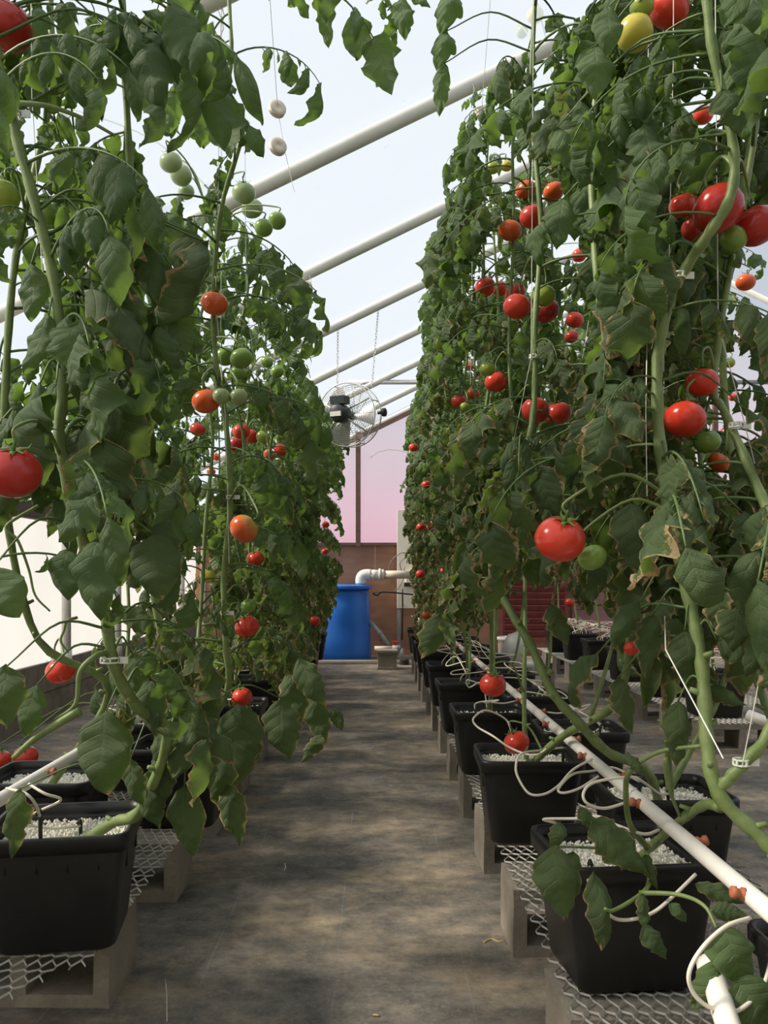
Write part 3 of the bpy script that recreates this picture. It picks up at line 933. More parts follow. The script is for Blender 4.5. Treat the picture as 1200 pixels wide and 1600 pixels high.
# where the rows end against the aisle, the benches and the open wall
XLB = np.array([(-50, 335), (0, 340), (60, 385), (130, 405), (200, 430), (260, 452), (330, 470), (400, 505), (450, 505), (500, 528), (560, 545), (650, 548), (720, 552), (800, 540),
       (900, 536), (950, 522), (990, 508), (1040, 498), (1100, 508), (1180, 480), (1225, 390), (1330, 350), (1345, 20), (1700, 0)], float)
XRB = np.array([(-50, 775), (0, 775), (100, 748), (180, 705), (250, 692), (330, 682), (400, 664), (450, 656), (550, 655), (610, 650), (650, 636), (720, 630), (800, 632),
       (900, 642), (960, 650), (1010, 650), (1030, 760), (1700, 800)], float)
def inpoly(x, y, poly):
    c = False; n = len(poly); j = n - 1
    for i in range(n):
        xi, yi = poly[i]; xj, yj = poly[j]
        if (yi > y) != (yj > y) and x < (xj - xi) * (y - yi) / (yj - yi) + xi: c = not c
        j = i
    return c
ZONES = [
 ([(640,1022),(700,1005),(760,985),(800,925),(880,925),(935,985),(955,1090),(1060,1140),(1120,1120),(1210,1050),(1210,1700),(600,1700)], 1.0),
 ([(-50,842),(80,838),(190,935),(215,985),(120,1010),(-50,1035)], 1.0),
 ([(-50,450),(30,440),(78,560),(60,690),(-50,690)], .85),
 ([(100,150),(225,130),(330,255),(240,300),(140,330),(85,300)], .3),
 ([(-50,1200),(200,1190),(228,1260),(228,1510),(-50,1510)], 1.0),
 ([(60,1040),(215,1030),(215,1190),(60,1190)], .75),
 ([(205,850),(325,870),(335,1000),(215,990)], .8),
 ([(930,1000),(1210,1000),(1210,1130),(950,1130)], .2),
]
def allowed(P, L, rnd, strict=True):
    x, y, Y = proj(P)
    vis = (x > -40) & (x < 1240) & (y > -40) & (y < 1640)
    if not vis.any(): return True
    hs = L * F / Y * .5
    y = y + 0.0; jl = rnd.uniform(-6, 16) + (rnd.random() < .25) * 22
    xl = jl * -.6 + 4 + np.interp(y, XLB[:, 0], XLB[:, 1]); xr_ = jl * .6 - 4 + np.interp(y, XRB[:, 0], XRB[:, 1])
    if ((x > xl - hs * .25) & (x < xr_ + hs * .25) & vis).any(): return False
    for poly, p in ZONES:
        if rnd.random() < p:
            for a, b in zip(x, y):
                if inpoly(a, b, poly): return False
    dx = x[:, None] - TX[None]; dy = y[:, None] - TY[None]
    near = (Y[:, None] < TZ[None] + .03)
    hit = near & (np.hypot(dx, dy) < TD[None] * .46 + hs[:, None] * .42)
    if hit.any(): return False
    return True

def leaf_obj(parent, base, P, az, kind, sc, near, brown, light, rnd, roll=0.0, tilt=0.0, var=None):
    V = VARS[kind][rnd.randrange(len(VARS[kind])) if var is None else var]
    mk = 'leaf_brown' if brown > .35 else 'leaf'
    Mx = Matrix.Translation(Vector(P) - base) @ Matrix.Rotation(az, 4, 'Z') @ Matrix.Rotation(tilt, 4, 'Y') @ Matrix.Rotation(roll, 4, 'X') @ Matrix.Scale(sc, 4)
    if near:
        o = put('leaf', V.rach, parent, Mx)
        for i, m, _, _, _ in V.items:
            c = put('leaflet', LMESH[(kind, i, mk)], o, m)
            c.color = (min(1, max(0, brown + rnd.uniform(-.25, .25))), light, 0, 1)
    else:
        o = put('leaf', V.full[mk], parent, Mx)
        o.color = (brown, light, 0, 1)
    return o

STEMS = []     # (plant empty, base, sampled points)
def vine(label, group, path, zleaf, dz, near, kinds, r0=.009, r1=.0045, sc=1.0, seed=0, browny=.3, top_young=True, stubs=True, azbias=None, zmax=9):
    rnd = random.Random(seed)
    C = catmull(path, 6)
    base = Vector(C[0])
    root = tag(empty('tomato_vine', base), label, 'tomato plant', group)
    n = len(C); rr = r0 + (r1 - r0) * np.linspace(0, 1, n) ** 1.2
    rr = rr * (1 + .12 * np.sin(np.arange(n) * 1.9))
    mb = MB(); mb.tube(C - np.array(base), rr, 8 if near else 6)
    mb.build('stem', M['stem'], root, smooth=True)
    seg = np.linalg.norm(np.diff(C, axis=0), axis=1); cum = np.concatenate([[0], np.cumsum(seg)])
    s = 0.0; az = rnd.uniform(0, 6.28); k = 0
    while s < cum[-1]:
        i = int(np.searchsorted(cum, s)) ; i = min(max(i, 1), n - 1)
        fr = (s - cum[i-1]) / max(seg[i-1], 1e-6)
        P = C[i-1] * (1 - fr) + C[i] * fr
        if zleaf <= P[2] <= zmax:
            hz = (P[2] - zleaf) / max(C[-1][2] - zleaf, .1)
            for tr in range(9):
                az += 2.4 + rnd.uniform(-.4, .4)
                a = az
                if azbias is not None and rnd.random() < .5: a = azbias + rnd.uniform(-1.1, 1.1)
                kd = 'young' if (top_young and hz > .93) else rnd.choice(kinds)
                q = sc * rnd.uniform(.8, 1.15) * (1 - .055 * tr)
                V_ = rnd.randrange(len(VARS[kd])); V = VARS[kd][V_]
                ca, sa = math.cos(a), math.sin(a)
                mid = V.mid * q
                W_ = np.stack([P[0] + mid[:, 0]*ca - mid[:, 1]*sa, P[1] + mid[:, 0]*sa + mid[:, 1]*ca, P[2] + mid[:, 2]], 1)
                if (W_[:, 1] < .45).any(): continue
                if (W_[:, 2] > 2.80 + .486 * W_[:, 0] - .1).any(): continue
                if (W_[:, 2] < .25).any(): continue
                if near:
                    bx, by, _ = proj(np.array([P])); fx, fy, _ = proj(W_)
                    if -20 < bx[0] < 1220 and (((fx < -10) | (fx > 1210)).mean() > .6): continue
                if not allowed(W_, V.ml * q, rnd): continue
                br = min(1, max(0, browny * (1.5 - hz * 1.5) + rnd.uniform(-.25, .2)))
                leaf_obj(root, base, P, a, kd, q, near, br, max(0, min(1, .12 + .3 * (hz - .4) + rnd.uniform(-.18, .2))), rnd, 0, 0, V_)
                break
        elif stubs and P[2] < zleaf and k % 2 == 0 and s > .1:
            d = np.array((math.cos(az), math.sin(az), .4)); az += 2.4
            j = MB().tube([P - np.array(base), P - np.array(base) + d * .022], [r0 * .55, r0 * .4], 6)
            j.build('leaf_stub', M['stem'], root, smooth=True)
        s += dz * rnd.uniform(.75, 1.25); k += 1
    STEMS.append((root, base, C))
    return root

GL, GR, GB = 'tomato vines of the left row', 'tomato vines of the right row', 'tomato vines beyond the right row'
def clip(root, P, r=.011):
    a = np.arange(10) * 2 * PI / 10
    b = MB(); b.tube([(r*math.cos(t), r*math.sin(t), 0) for t in a], .0016, 5, closed=True)
    b.tube([(r*math.cos(t), r*math.sin(t), .008) for t in a], .0016, 5, closed=True)
    for t in a[::2]: b.box((r*math.cos(t), r*math.sin(t), .004), (.003, .003, .009), rz=t)
    b.box((r + .008, 0, .004), (.016, .003, .012))
    return b.build('stem_clip', M['clip'], root, loc=Vector(P) - root.location)

# ---- hero vines, shaped as the photo shows them
hL1 = vine('tomato vine with thick bare stem bending out of the front left pot', GL,
     [POTS[('L',0)] + Vector((0,0,-.02)), at(178,1285,1.68), at(218,1268,1.62), at(262,1150,1.55), at(215,1105,1.47), at(178,1040,1.42), at(163,950,1.40), at(128,840,1.38), at(104,750,1.36), at(92,680,1.36),
      at(98,600,1.36), at(86,450,1.36), at(58,330,1.35), at(22,200,1.34), at(-10,60,1.33), at(-25,-60,1.33)], .80, .036, True, ['oval','oval','lobed'], .0115, .008, 1.12, 11, .3, False)
clip(hL1, at(22,182,1.34)); clip(hL1, at(172,1035,1.41), .016)
hL1b = vine('tomato vine with pale stem behind the front left one, clipped at the top', GL,
     [POTS[('LF',0)], at(170,1080,1.95), at(60,1000,1.85), at(10,800,1.75), at(8,620,1.7), at(25,400,1.68), at(70,200,1.66), at(80,90,1.66), at(78,-30,1.66)], .9, .042, True, ['oval','lobed'], .010, .006, 1.05, 12, .25, False)
clip(hL1b, at(80,88,1.66)); clip(hL1b, at(68,210,1.66))
hL2 = vine('tomato vine with straight pale stem and a bare top shoot against the roof, left row', GL,
     [POTS[('L',1)], at(352,1090,2.42), at(352,1000,2.36), at(350,900,2.33), at(360,780,2.30), at(352,650,2.28), at(340,590,2.26), at(333,480,2.26), at(345,330,2.2), at(380,200,2.15), at(358,140,2.12), at(362,80,2.1), at(356,-30,2.1)],
     .62, .036, True, ['oval','lobed','lobed'], .010, .005, 1.0, 13, .3, False)
clip(hL2, at(360,779,2.30)); clip(hL2, at(351,960,2.34))
hL3 = vine('tomato vine hanging over the nearer end of the left row, wide curled leaves', GL,
     [POTS[('L',0)] + Vector((.05,.08,0)), at(250,1240,1.80), at(310,1120,1.78), at(255,1000,1.72), at(235,850,1.68), at(230,700,1.64), at(215,500,1.60), at(205,300,1.58), at(195,100,1.56), at(190,-60,1.56)],
     .62, .034, True, ['oval','lobed'], .010, .006, 1.12, 14, .4, False)

hR1 = vine('tomato vine with the thickest forked stem at the lower right corner', GR,
     [POTS[('RF',0)] + Vector((-.02,.02,0)), at(1240,1370,1.18), at(1190,1310,1.2), at(1122,1240,1.22), at(1104,1150,1.25), at(1098,1050,1.28), at(1080,950,1.31), at(1050,820,1.34), at(1030,680,1.37), at(1028,560,1.40),
      at(1044,480,1.40), at(1068,425,1.38), at(1105,368,1.34), at(1140,310,1.32), at(1146,230,1.32), at(1112,70,1.32), at(1100,-60,1.32)], .86, .030, True, ['lobed','lobed','oval'], .0115, .008, 1.0, 21, .58, False)
clip(hR1, at(1060,434,1.38))
hR1b = vine('tomato vine leaning off the frame at the lower right, tied with white clip', GR,
     [at(1118,1238,1.225), at(1140,1215,1.215), at(1165,1190,1.21), at(1205,1135,1.22), at(1235,1000,1.25), at(1215,850,1.3), at(1175,740,1.4), at(1130,640,1.5), at(1115,600,1.52), at(1140,420,1.55), at(1180,200,1.56), at(1190,-60,1.56)],
     .95, .050, True, ['lobed','oval'], .010, .006, 1.0, 22, .58, False)
clip(hR1b, at(1158,1195,1.21)); clip(hR1b, at(1150,668,1.45))
hR2 = vine('tomato vine with long bare stem slanting over the white pipe, right row', GR,
     [POTS[('RF',1)], at(1010,1205,1.86), at(950,1175,1.80), at(900,1125,1.76), at(862,1080,1.76), at(830,1010,1.80), at(795,950,1.86), at(768,890,1.92), at(785,780,1.95), at(825,690,1.98), at(836,600,2.0), at(836,500,2.0), at(845,350,2.05), at(830,150,2.1), at(840,-60,2.1)],
     .86, .030, True, ['lobed','lobed','oval'], .0115, .006, .95, 23, .58, False)
clip(hR2, at(834,560,2.0)); clip(hR2, at(900,1128,1.77))
hR3 = vine('tomato vine rising from the nearest right pot with a sprawling low shoot', GR,
     [POTS[('R',0)] + Vector((.02,0,0)), at(1010,1330,1.55), at(1060,1285,1.42), at(1100,1258,1.30), at(1125,1262,1.245)], 9, .05, True, ['lobed'], .009, .008, .9, 24, .6, False)
hR4 = vine('tomato vine with a knobbly cut stem in the middle of the right row', GR,
     [POTS[('R',1)], at(880,1150,2.1), at(960,1100,1.9), at(985,1000,1.72), at(990,900,1.65), at(970,770,1.60), at(962,735,1.58), at(968,690,1.58), at(950,560,1.6), at(930,400,1.65), at(925,200,1.7), at(950,60,1.7), at(960,-60,1.7)],
     .84, .028, True, ['lobed','lobed','oval'], .0105, .006, .95, 25, .58, False)

for j_, (y_, x_, lab) in enumerate(((1.62, .74, 'tomato vine standing between the two nearest forked stems, right row'), (1.95, .66, 'tomato vine behind the nearest stems at the right edge, right row'), (2.2, .92, 'tomato vine deepest behind the nearest right stems'))):
    vine(lab, GR, [POTS[('RF',(0,1,1)[j_])] + Vector((.04,.04*j_,0)), Vector((x_+.02, y_-.05, .7)), Vector((x_, y_, 1.0)), Vector((x_-.03, y_+.03, 1.5)), Vector((x_+.03, y_-.02, 2.0)), Vector((x_, y_, 2.6)), Vector((x_, y_, 2.95))],
         .85, .030, True, ['lobed','lobed','oval'], .009, .005, 1.0, 26 + j_, .45, False)
# ---- the rest of the rows
def generic(key, dx, dy, Xtop, label, group, near, seed, zl, kinds, dz, sc=1.0, r=.008, azb=None, ztop=None):
    P0 = POTS[key] + Vector((dx * .3, dy * .3, -.01))
    rnd = random.Random(seed)
    zt = ztop or (zr(Xtop) - rnd.uniform(.22, .42))
    xm = Xtop; y = P0.y + dy
    path = [P0, Vector((P0.x * .5 + xm * .5, P0.y + dy * .4 - .05, .55)), Vector((xm + rnd.uniform(-.04, .04), y, .85))]
    z = 1.15
    while z < zt - .1:
        path.append(Vector((xm + rnd.uniform(-.035, .035), y + rnd.uniform(-.04, .04), z))); z += .3
    path.append(Vector((xm, y, zt)))
    return vine(label, group, path, zl, dz, near, kinds, r, r * .55, sc, seed, .42 if Xtop < 0 else .58, True, near, azb)
for k in range(1, 8):
    for j in range(2):
        if k == 1 and j == 0: continue
        generic(('L', k), -.03 + .06*j, -.19 + .38*j, -0.53 - .07*j, 'tomato vine, %s of two from the %s aisle-side pot of the left row' % (('nearer', 'farther')[j], ORD[k]), GL, k == 1, 400 + 10*k + j,
                .50 + .06 * j, ['lobed', 'lobed', 'oval'], .026 if k > 1 else .04, .80 if k > 1 else .9, azb=0.0 if k > 1 else None)
for k in range(1, 8):
    generic(('LF', k), 0, 0, -0.93, 'tomato vine from the %s wall-side pot of the left row' % ORD[k], GL, False, 500 + k, .72, ['lobed', 'oval'], .036, .85)
for k in range(2, 9):
    for j in range(2):
        generic(('R', k), -.03 + .06*j, -.19 + .38*j, 0.42 + .07*j, 'tomato vine, %s of two from the %s aisle-side pot of the right row' % (('nearer', 'farther')[j], ORD[k]), GR, k == 2 and j == 0, 600 + 10*k + j,
                .66 - .03 * k if k < 5 else .5, ['lobed', 'lobed', 'oval'], .024, .78, azb=PI)
generic(('R', 1), .03, .15, 0.44, 'tomato vine from the back of the second aisle-side pot of the right row', GR, True, 698, .80, ['lobed', 'lobed', 'oval'], .028, .9, azb=PI)
for k in range(2, 9):
    generic(('RF', k), 0, 0, 0.82, 'tomato vine from the %s far-side pot of the right row' % ORD[k], GR, False, 700 + k, .80, ['lobed', 'oval'], .034, .85)
for k in range(6):
    generic(('B', k), 0, 0, 1.80, 'tomato vine from the %s pot of the bench beyond the right row' % ORD[k], GB, False, 800 + k, .95, ['lobed', 'oval'], .042)

# ---- hero leaves and shoots the photo shows singly
def hero_leaf(root, px, py, Y, az, kind, sc, brown, light, var, tilt=0.0, roll=0.0, seed=0):
    return leaf_obj(root, root.location, at(px, py, Y), math.radians(az), kind, sc, True, brown, light, random.Random(seed), roll, tilt, var)
hero_leaf(hL2, 362, 88, 2.1, 5, 'oval', .95, 0, .55, 2, -.1, seed=1)
hero_leaf(hL2, 358, -25, 2.0, 0, 'lobed', 1.1, 0, .6, 3, -.2, seed=2)
hero_leaf(hL2, 540, -28, 2.1, 10, 'lobed', .55, 0, .5, 5, .1, seed=3)

def shoot(root, pts, r=.004):
    C = catmull([at(*p) for p in pts], 6)
    b = MB().tube(C - np.array(root.location), np.linspace(r, r * .5, len(C)), 6)
    b.build('side_shoot', M['stem'], root, smooth=True)
    return C
shoot(hR3, [(1012,1325,1.5),(985,1290,1.46),(978,1240,1.42),(985,1205,1.38),(1030,1175,1.32),(1098,1165,1.25)], .0065)
shoot(hR3, [(1040,1185,1.3),(1045,1230,1.34),(1062,1275,1.39)], .005)
shoot(hR3, [(1010,1330,1.5),(1015,1375,1.36),(1000,1398,1.3),(960,1422,1.26),(945,1420,1.25)], .005)
shoot(hR3, [(1000,1395,1.3),(1060,1398,1.25),(1100,1415,1.2),(1120,1450,1.17)], .0045)
shoot(hR3, [(985,1330,1.45),(930,1325,1.38),(880,1323,1.34),(860,1324,1.33)], .0032)
def blade(root, bx, by, tx, ty, Y, wk, kind='lobed', brown=.4, light=.15, dY=0.0, var=None, turn=0.0):
    """one large leaf blade hanging from (bx,by) to (tx,ty) as the photo shows it, wk its breadth over its length"""
    A = at(bx, by, Y); B = at(tx, ty, Y + dY); d = B - A; L = d.length; d.normalize()
    for u in (.2, .5, .8, 1.0):              # leave the fruit in view
        if ((np.hypot(bx + (tx - bx) * u - TX, by + (ty - by) * u - TY) < TD * .5 + wk * math.hypot(tx - bx, ty - by) * .22) & (TZ > Y - .03)).any(): return None
    nn = Vector((turn, -1, .45)); nn = (nn - d * nn.dot(d)).normalized(); sd = nn.cross(d)
    rnd = random.Random(int(bx * 7 + by)); k = rnd.randrange(7) if var is None else var
    me = BLADES[(kind, k, 'leaf_brown' if brown > .35 else 'leaf')]
    Mx = Matrix.Translation(A - root.location) @ Matrix(((d.x, sd.x, nn.x, 0), (d.y, sd.y, nn.y, 0), (d.z, sd.z, nn.z, 0), (0, 0, 0, 1))) @ Matrix.Diagonal((L, L * wk * 1.12, L, 1))
    o = put('leaf', me, root, Mx)
    o.color = (brown, light, 0, 1)
    C = next(c for r, b, c in STEMS if r == root)
    dd = np.linalg.norm(C - np.array(A) - (0, 0, .03), axis=1); Q = Vector(C[int(dd.argmin())])
    if dd.min() < .34 and root != hR3:
        pts = catmull([Q, Q * .5 + A * .5 + Vector((0, 0, .02 + .12 * dd.min())), A], 5)
        MB().tube(pts - np.array(root.location), np.linspace(.0030, .0014, len(pts)), 5).build('leaf_stalk', M['rachis'], root, smooth=True)
    return o
BLADES = {}
for kind in ('oval', 'lobed', 'curl'):
    for i in range(7):
        q = random.Random(900 + i)
        cu = q.uniform(2.3, 2.9) if kind == 'curl' else q.uniform(.7, 1.7)
        v, f, e, uv = leaflet_grid(1, .55, 0 if kind == 'oval' else q.choice((3, 4, 5)), cu, q.uniform(.8, 1.8), q.uniform(.15, .4), 20, 4, 900 + i)
        c = v[(uv[:, 0] > .999) & (np.abs(uv[:, 1]) < .01)][0]
        an = math.atan2(c[2], c[0]); ch = math.hypot(c[0], c[2])
        R_ = np.array(((math.cos(an), 0, math.sin(an)), (0, 1, 0), (-math.sin(an), 0, math.cos(an))))
        v = v @ R_.T / ch
        v[:, 1] /= (v[:, 1].max() - v[:, 1].min())
        for mk in ('leaf', 'leaf_brown'):
            b = MB(); b.add(v, f, 0, e, uv); BLADES[(kind, i, mk)] = b.mesh('leaf', M[mk], True, edge=True)
for a in ((862,1322,872,1440,1.31,.56,'lobed',.5,.25), (876,1284,868,1326,1.34,.62,'lobed',.4,.2), (925,1282,1012,1372,1.33,.48,'lobed',.4,.15), (895,1330,884,1436,1.33,.34,'lobed',.6,.1),
          (927,1362,946,1478,1.29,.34,'lobed',.5,.1), (1004,1396,1003,1455,1.26,.35,'lobed',.6,.1), (1004,1445,1038,1502,1.25,.45,'lobed',.5,.1), (1008,1335,1026,1392,1.34,.35,'lobed',.4,.1),
          (1045,1412,1073,1436,1.24,.5,'oval',.3,.2), (1086,1382,1163,1412,1.2,.32,'lobed',.5,.15), (1112,1424,1166,1422,1.17,.5,'lobed',.4,.15), (1130,1448,1152,1545,1.12,.66,'oval',.2,.3),
          (1122,1502,1090,1578,1.13,.5,'oval',.1,.2), (1150,1530,1205,1625,1.1,.75,'oval',.1,.3), (905,1262,930,1300,1.36,.5,'lobed',.4,.15), (985,1180,1000,1215,1.3,.5,'lobed',.4,.15)):
    blade(hR3, *a)
for a in ((165,1112,162,1242,1.5,.60,'oval',.45,.0), (204,1185,216,1262,1.55,.42,'lobed',.5,.0), (288,1228,290,1338,1.62,.48,'oval',.4,.0), (232,1205,238,1295,1.6,.5,'lobed',.4,.0),
          (385,1130,378,1235,1.9,.5,'lobed',.6,.0), (345,1170,352,1262,1.75,.5,'lobed',.6,.0), (455,1050,462,1130,2.1,.55,'lobed',.6,.1), (490,1085,500,1165,2.2,.5,'lobed',.6,.1), (250,1180,256,1270,1.6,.5,'lobed',.5,.0),
          (356,1225,372,1325,1.72,.42,'lobed',.6,.05), (292,1050,300,1142,1.7,.5,'oval',.4,.05), (372,1100,372,1245,1.85,.55,'lobed',.5,.0),
          (440,1092,438,1186,2.0,.62,'lobed',.5,.05), (468,1028,498,1108,2.05,.5,'lobed',.75,.3), (518,1108,540,1138,2.2,.55,'lobed',.6,.1), (505,1150,468,1192,2.15,.42,'lobed',.7,.1),
          (410,1060,402,1160,1.95,.5,'lobed',.5,.0), (320,1150,318,1235,1.68,.5,'lobed',.5,.0), (262,1130,258,1220,1.6,.55,'lobed',.5,.0)):
    blade(hL3, *a)
for a in ((152,842,140,968,1.28,.55,'oval',.1,.35), (108,858,92,935,1.3,.75,'oval',.1,.4), (-14,890,24,968,1.2,.8,'oval',.1,.5), (240,835,246,938,1.35,.72,'oval',.5,.2),
          (268,8,312,106,1.35,.55,'oval',0,.3), (235,62,236,182,1.36,.46,'oval',0,.2), (165,40,180,130,1.4,.55,'oval',0,.25), (145,92,140,156,1.4,.55,'oval',0,.3), (342,132,338,236,1.42,.45,'oval',.1,.3),
          (262,150,272,238,1.38,.36,'oval',0,.2), (110,180,120,250,1.4,.6,'oval',0,.3), (76,492,56,588,1.35,.42,'oval',0,.3), (48,415,66,500,1.36,.5,'oval',0,.25), (30,248,60,375,1.28,.32,'oval',.1,.35),
          (95,255,100,310,1.36,.5,'oval',0,.2), (130,335,112,410,1.34,.5,'oval',.1,.3), (215,375,262,470,1.38,.42,'oval',.4,.25), (170,450,205,580,1.36,.40,'oval',.6,.25), (165,590,225,665,1.36,.42,'oval',.5,.2),
          (62,600,60,712,1.3,.34,'oval',.2,.35), (290,360,300,455,1.4,.6,'oval',.4,.2), (160,655,180,745,1.36,.55,'oval',.3,.2), (185,690,205,805,1.36,.5,'lobed',.6,.15), (120,760,160,775,1.3,.6,'oval',.6,.3)):
    blade(hL1, *a)
for a in ((22,1175,30,1238,1.45,.5,'lobed',.5,.1), (32,1232,14,1342,1.48,.36,'lobed',.6,.1), (12,1040,24,1135,1.3,.55,'oval',.4,.05), (-12,1075,6,1180,1.3,.5,'lobed',.5,.05), (58,1070,40,1150,1.36,.45,'oval',.3,.1),
          (235,1060,232,1150,1.5,.5,'oval',.4,.05), (205,1020,228,1105,1.52,.45,'lobed',.5,.1), (270,975,262,1060,1.6,.5,'lobed',.5,.1), (188,950,250,985,1.5,.5,'lobed',.6,.2), (318,1060,330,1145,1.7,.5,'lobed',.5,.05)):
    blade(hL1, *a)
for a in ((125,258,66,368,1.28,.5,'curl',.1,.3,0,None,-2.6), (245,158,224,232,1.36,.5,'curl',0,.25,0,None,2.6), (282,232,292,302,1.4,.6,'curl',.1,.25,0,None,2.4), (172,328,113,424,1.33,.5,'curl',.1,.3,0,None,-2.2),
          (258,358,212,472,1.36,.5,'curl',.5,.2,0,None,-2.4), (322,378,226,490,1.4,.45,'curl',.6,.15,0,None,2.2), (132,462,214,582,1.34,.42,'curl',.6,.25,0,None,2.2), (88,598,90,720,1.3,.42,'curl',.3,.3,0,None,-2.6),
          (252,560,300,640,1.42,.5,'curl',.6,.15,0,None,2.0), (215,775,120,780,1.36,.5,'curl',.7,.3,0,None,0)):
    blade(hL1, *a)
for a in ((1048,492,1090,592,1.28,.40,'curl',.7,.3,0,None,2.6), (1000,480,992,575,1.36,.55,'curl',.6,.25,0,None,-1.5), (1060,600,1035,690,1.3,.4,'curl',.7,.2,0,None,2.0), (860,345,842,420,1.5,.5,'curl',.3,.3,0,None,-1.5),
          (1165,640,1175,740,1.4,.5,'curl',.6,.2,0,None,1.5), (1180,430,1165,500,1.4,.6,'curl',.3,.1,0,None,1.2), (935,1020,905,1105,1.45,.35,'curl',.8,.2,0,None,-2.2), (1180,950,1165,1010,1.25,.6,'curl',.8,.2,0,None,1.5)):
    blade(hR1, *a)
for a in ((1076,2,1092,88,1.28,.66,'oval',.1,.3), (1168,-5,1176,66,1.28,.75,'oval',.1,.3), (950,12,944,90,1.4,.55,'oval',0,.3), (1025,18,1048,88,1.34,.55,'oval',0,.25), (930,72,922,158,1.42,.62,'oval',.1,.4),
          (905,160,918,215,1.45,.65,'lobed',.1,.35), (1005,195,1012,290,1.36,.62,'lobed',.3,.3), (1062,185,1072,290,1.34,.70,'lobed',.4,.3), (1128,140,1150,215,1.3,.7,'lobed',.4,.3), (870,200,905,280,1.5,.6,'lobed',.2,.35),
          (985,478,968,572,1.34,.6,'lobed',.6,.25), (975,585,1002,692,1.34,.62,'lobed',.6,.2), (1075,475,1108,590,1.3,.3,'lobed',.7,.3), (1045,545,1060,640,1.33,.5,'lobed',.6,.2), (880,310,862,390,1.48,.6,'lobed',.3,.3),
          (1000,310,1012,400,1.42,.6,'lobed',.3,.2), (945,790,935,880,1.36,.5,'lobed',.7,.25), (985,785,985,900,1.4,.55,'lobed',.7,.2), (1085,770,1092,872,1.38,.58,'lobed',.75,.2), (1160,800,1168,872,1.36,.65,'lobed',.75,.2),
          (1040,720,1050,745,1.34,.6,'lobed',.7,.2), (1000,940,945,1010,1.34,.42,'lobed',.7,.1), (1020,960,1005,1060,1.34,.4,'lobed',.6,.1), (1070,985,1068,1080,1.3,.55,'lobed',.6,.1), (1120,1000,1190,1035,1.28,.6,'lobed',.8,.25),
          (1100,1075,1165,1095,1.28,.4,'lobed',.7,.1), (965,1060,985,1150,1.42,.42,'lobed',.6,.1), (1060,1095,1050,1200,1.3,.4,'lobed',.4,.1), (860,945,880,1010,1.7,.55,'lobed',.8,.2), (690,960,668,1030,2.6,.6,'lobed',.8,.2)):
    blade(hR1, *a)
for a in ((708,-14,697,58,2.1,.55,'lobed',0,.5), (699,48,690,112,2.1,.55,'lobed',0,.5), (693,100,684,182,2.1,.32,'lobed',0,.45), (627,-4,631,64,2.1,.5,'lobed',0,.5), (640,-8,672,14,2.1,.5,'oval',0,.5)):
    blade(hR2, *a)
shoot(hR2, [(770,-30,2.08),(735,-45,2.1),(708,-25,2.1),(702,20,2.1),(694,90,2.1)], .003)
shoot(hR2, [(735,-45,2.1),(680,-40,2.1),(627,-8,2.1)], .003)
# bare fruit trusses on the left
shoot(hL1, [(60,790,1.3),(10,822,1.27),(28,845,1.27),(45,890,1.28),(55,930,1.28),(78,955,1.28)], .003)
shoot(hL1, [(170,1020,1.42),(150,1025,1.38),(125,1050,1.36),(118,1100,1.36),(85,1125,1.36)], .006)
shoot(hL1, [(125,1110,1.36),(60,1150,1.35),(20,1185,1.34)], .008)
shoot(hL1, [(120,965,1.4),(105,970,1.38),(100,985,1.38),(95,1002,1.38),(107,1020,1.38)], .003)
shoot(hL1, [(0,160,1.3),(70,165,1.3),(130,185,1.32),(180,212,1.34)], .005)
shoot(hR4, [(966,692,1.58),(930,706,1.56),(908,712,1.55),(898,740,1.55),(892,790,1.56)], .007)
hero_leaf(hL1, 0, 890, 1.22, 200, 'oval', .8, .2, .35, 1, seed=31)
hero_leaf(hL1, 2, 870, 1.25, 40, 'oval', .55, .1, .3, 4, seed=32)

# ================================================================== TOMATOES
def tomato_mesh(kind, seed):
    q = random.Random(seed); b = MB(); n, m = 22, 13
    V = []; f = []
    lob = q.choice((4, 5, 6)); ph = q.uniform(0, 6); fl = q.uniform(.82, .92)
    for i in range(m + 1):
        th = PI * i / m
        for k in range(n):
            a = 2 * PI * k / n
            sh = max(0, math.cos(th))
            r = 1 + .035 * math.cos(lob * a + ph) * (sh ** .5) * max(0.0, math.sin(th)) ** .5
            z = math.cos(th) * fl - .16 * math.exp(-(math.sin(th) / .22) ** 2) * (1 if th < 1 else -.25)
            V.append((.04 * r * math.sin(th) * math.cos(a), .04 * r * math.sin(th) * math.sin(a), .04 * z))
    for i in range(m):
        for k in range(n):
            f.append(((i+1)*n+k, (i+1)*n+(k+1) % n, i*n+(k+1) % n, i*n+k))
    b.add(V, f)
    return b.mesh('tomato', TM[kind], True)
TMESH = {}
def calyx_mesh(seed):
    q = random.Random(seed); b = MB()
    for k in range(5):
        a = k * 2 * PI / 5 + q.uniform(-.2, .2); d = np.array((math.cos(a), math.sin(a), 0)); s = np.array((-math.sin(a), math.cos(a), 0))
        L = q.uniform(.02, .03); z0 = .0305
        c = [np.array((0, 0, z0)), d*L*.4 + (0, 0, z0 + .005), d*L*.8 + (0, 0, z0 + .003), d*L + (0, 0, z0 + .009)]
        w = [.003, .0035, .002, .0003]
        V = []
        for p, ww in zip(c, w): V += [p - s*ww, p + (0, 0, .0012), p + s*ww]
        b.add(V, [(i*3+j, i*3+j+1, i*3+j+4, i*3+j+3) for i in range(3) for j in range(2)])
    b.tube([(0, 0, .028), (.001, 0, .042), (.003, 0, .052)], [.0028, .0024, .002], 6)
    return b.mesh('calyx', M['calyx'], True)
CAL = [calyx_mesh(i) for i in range(4)]
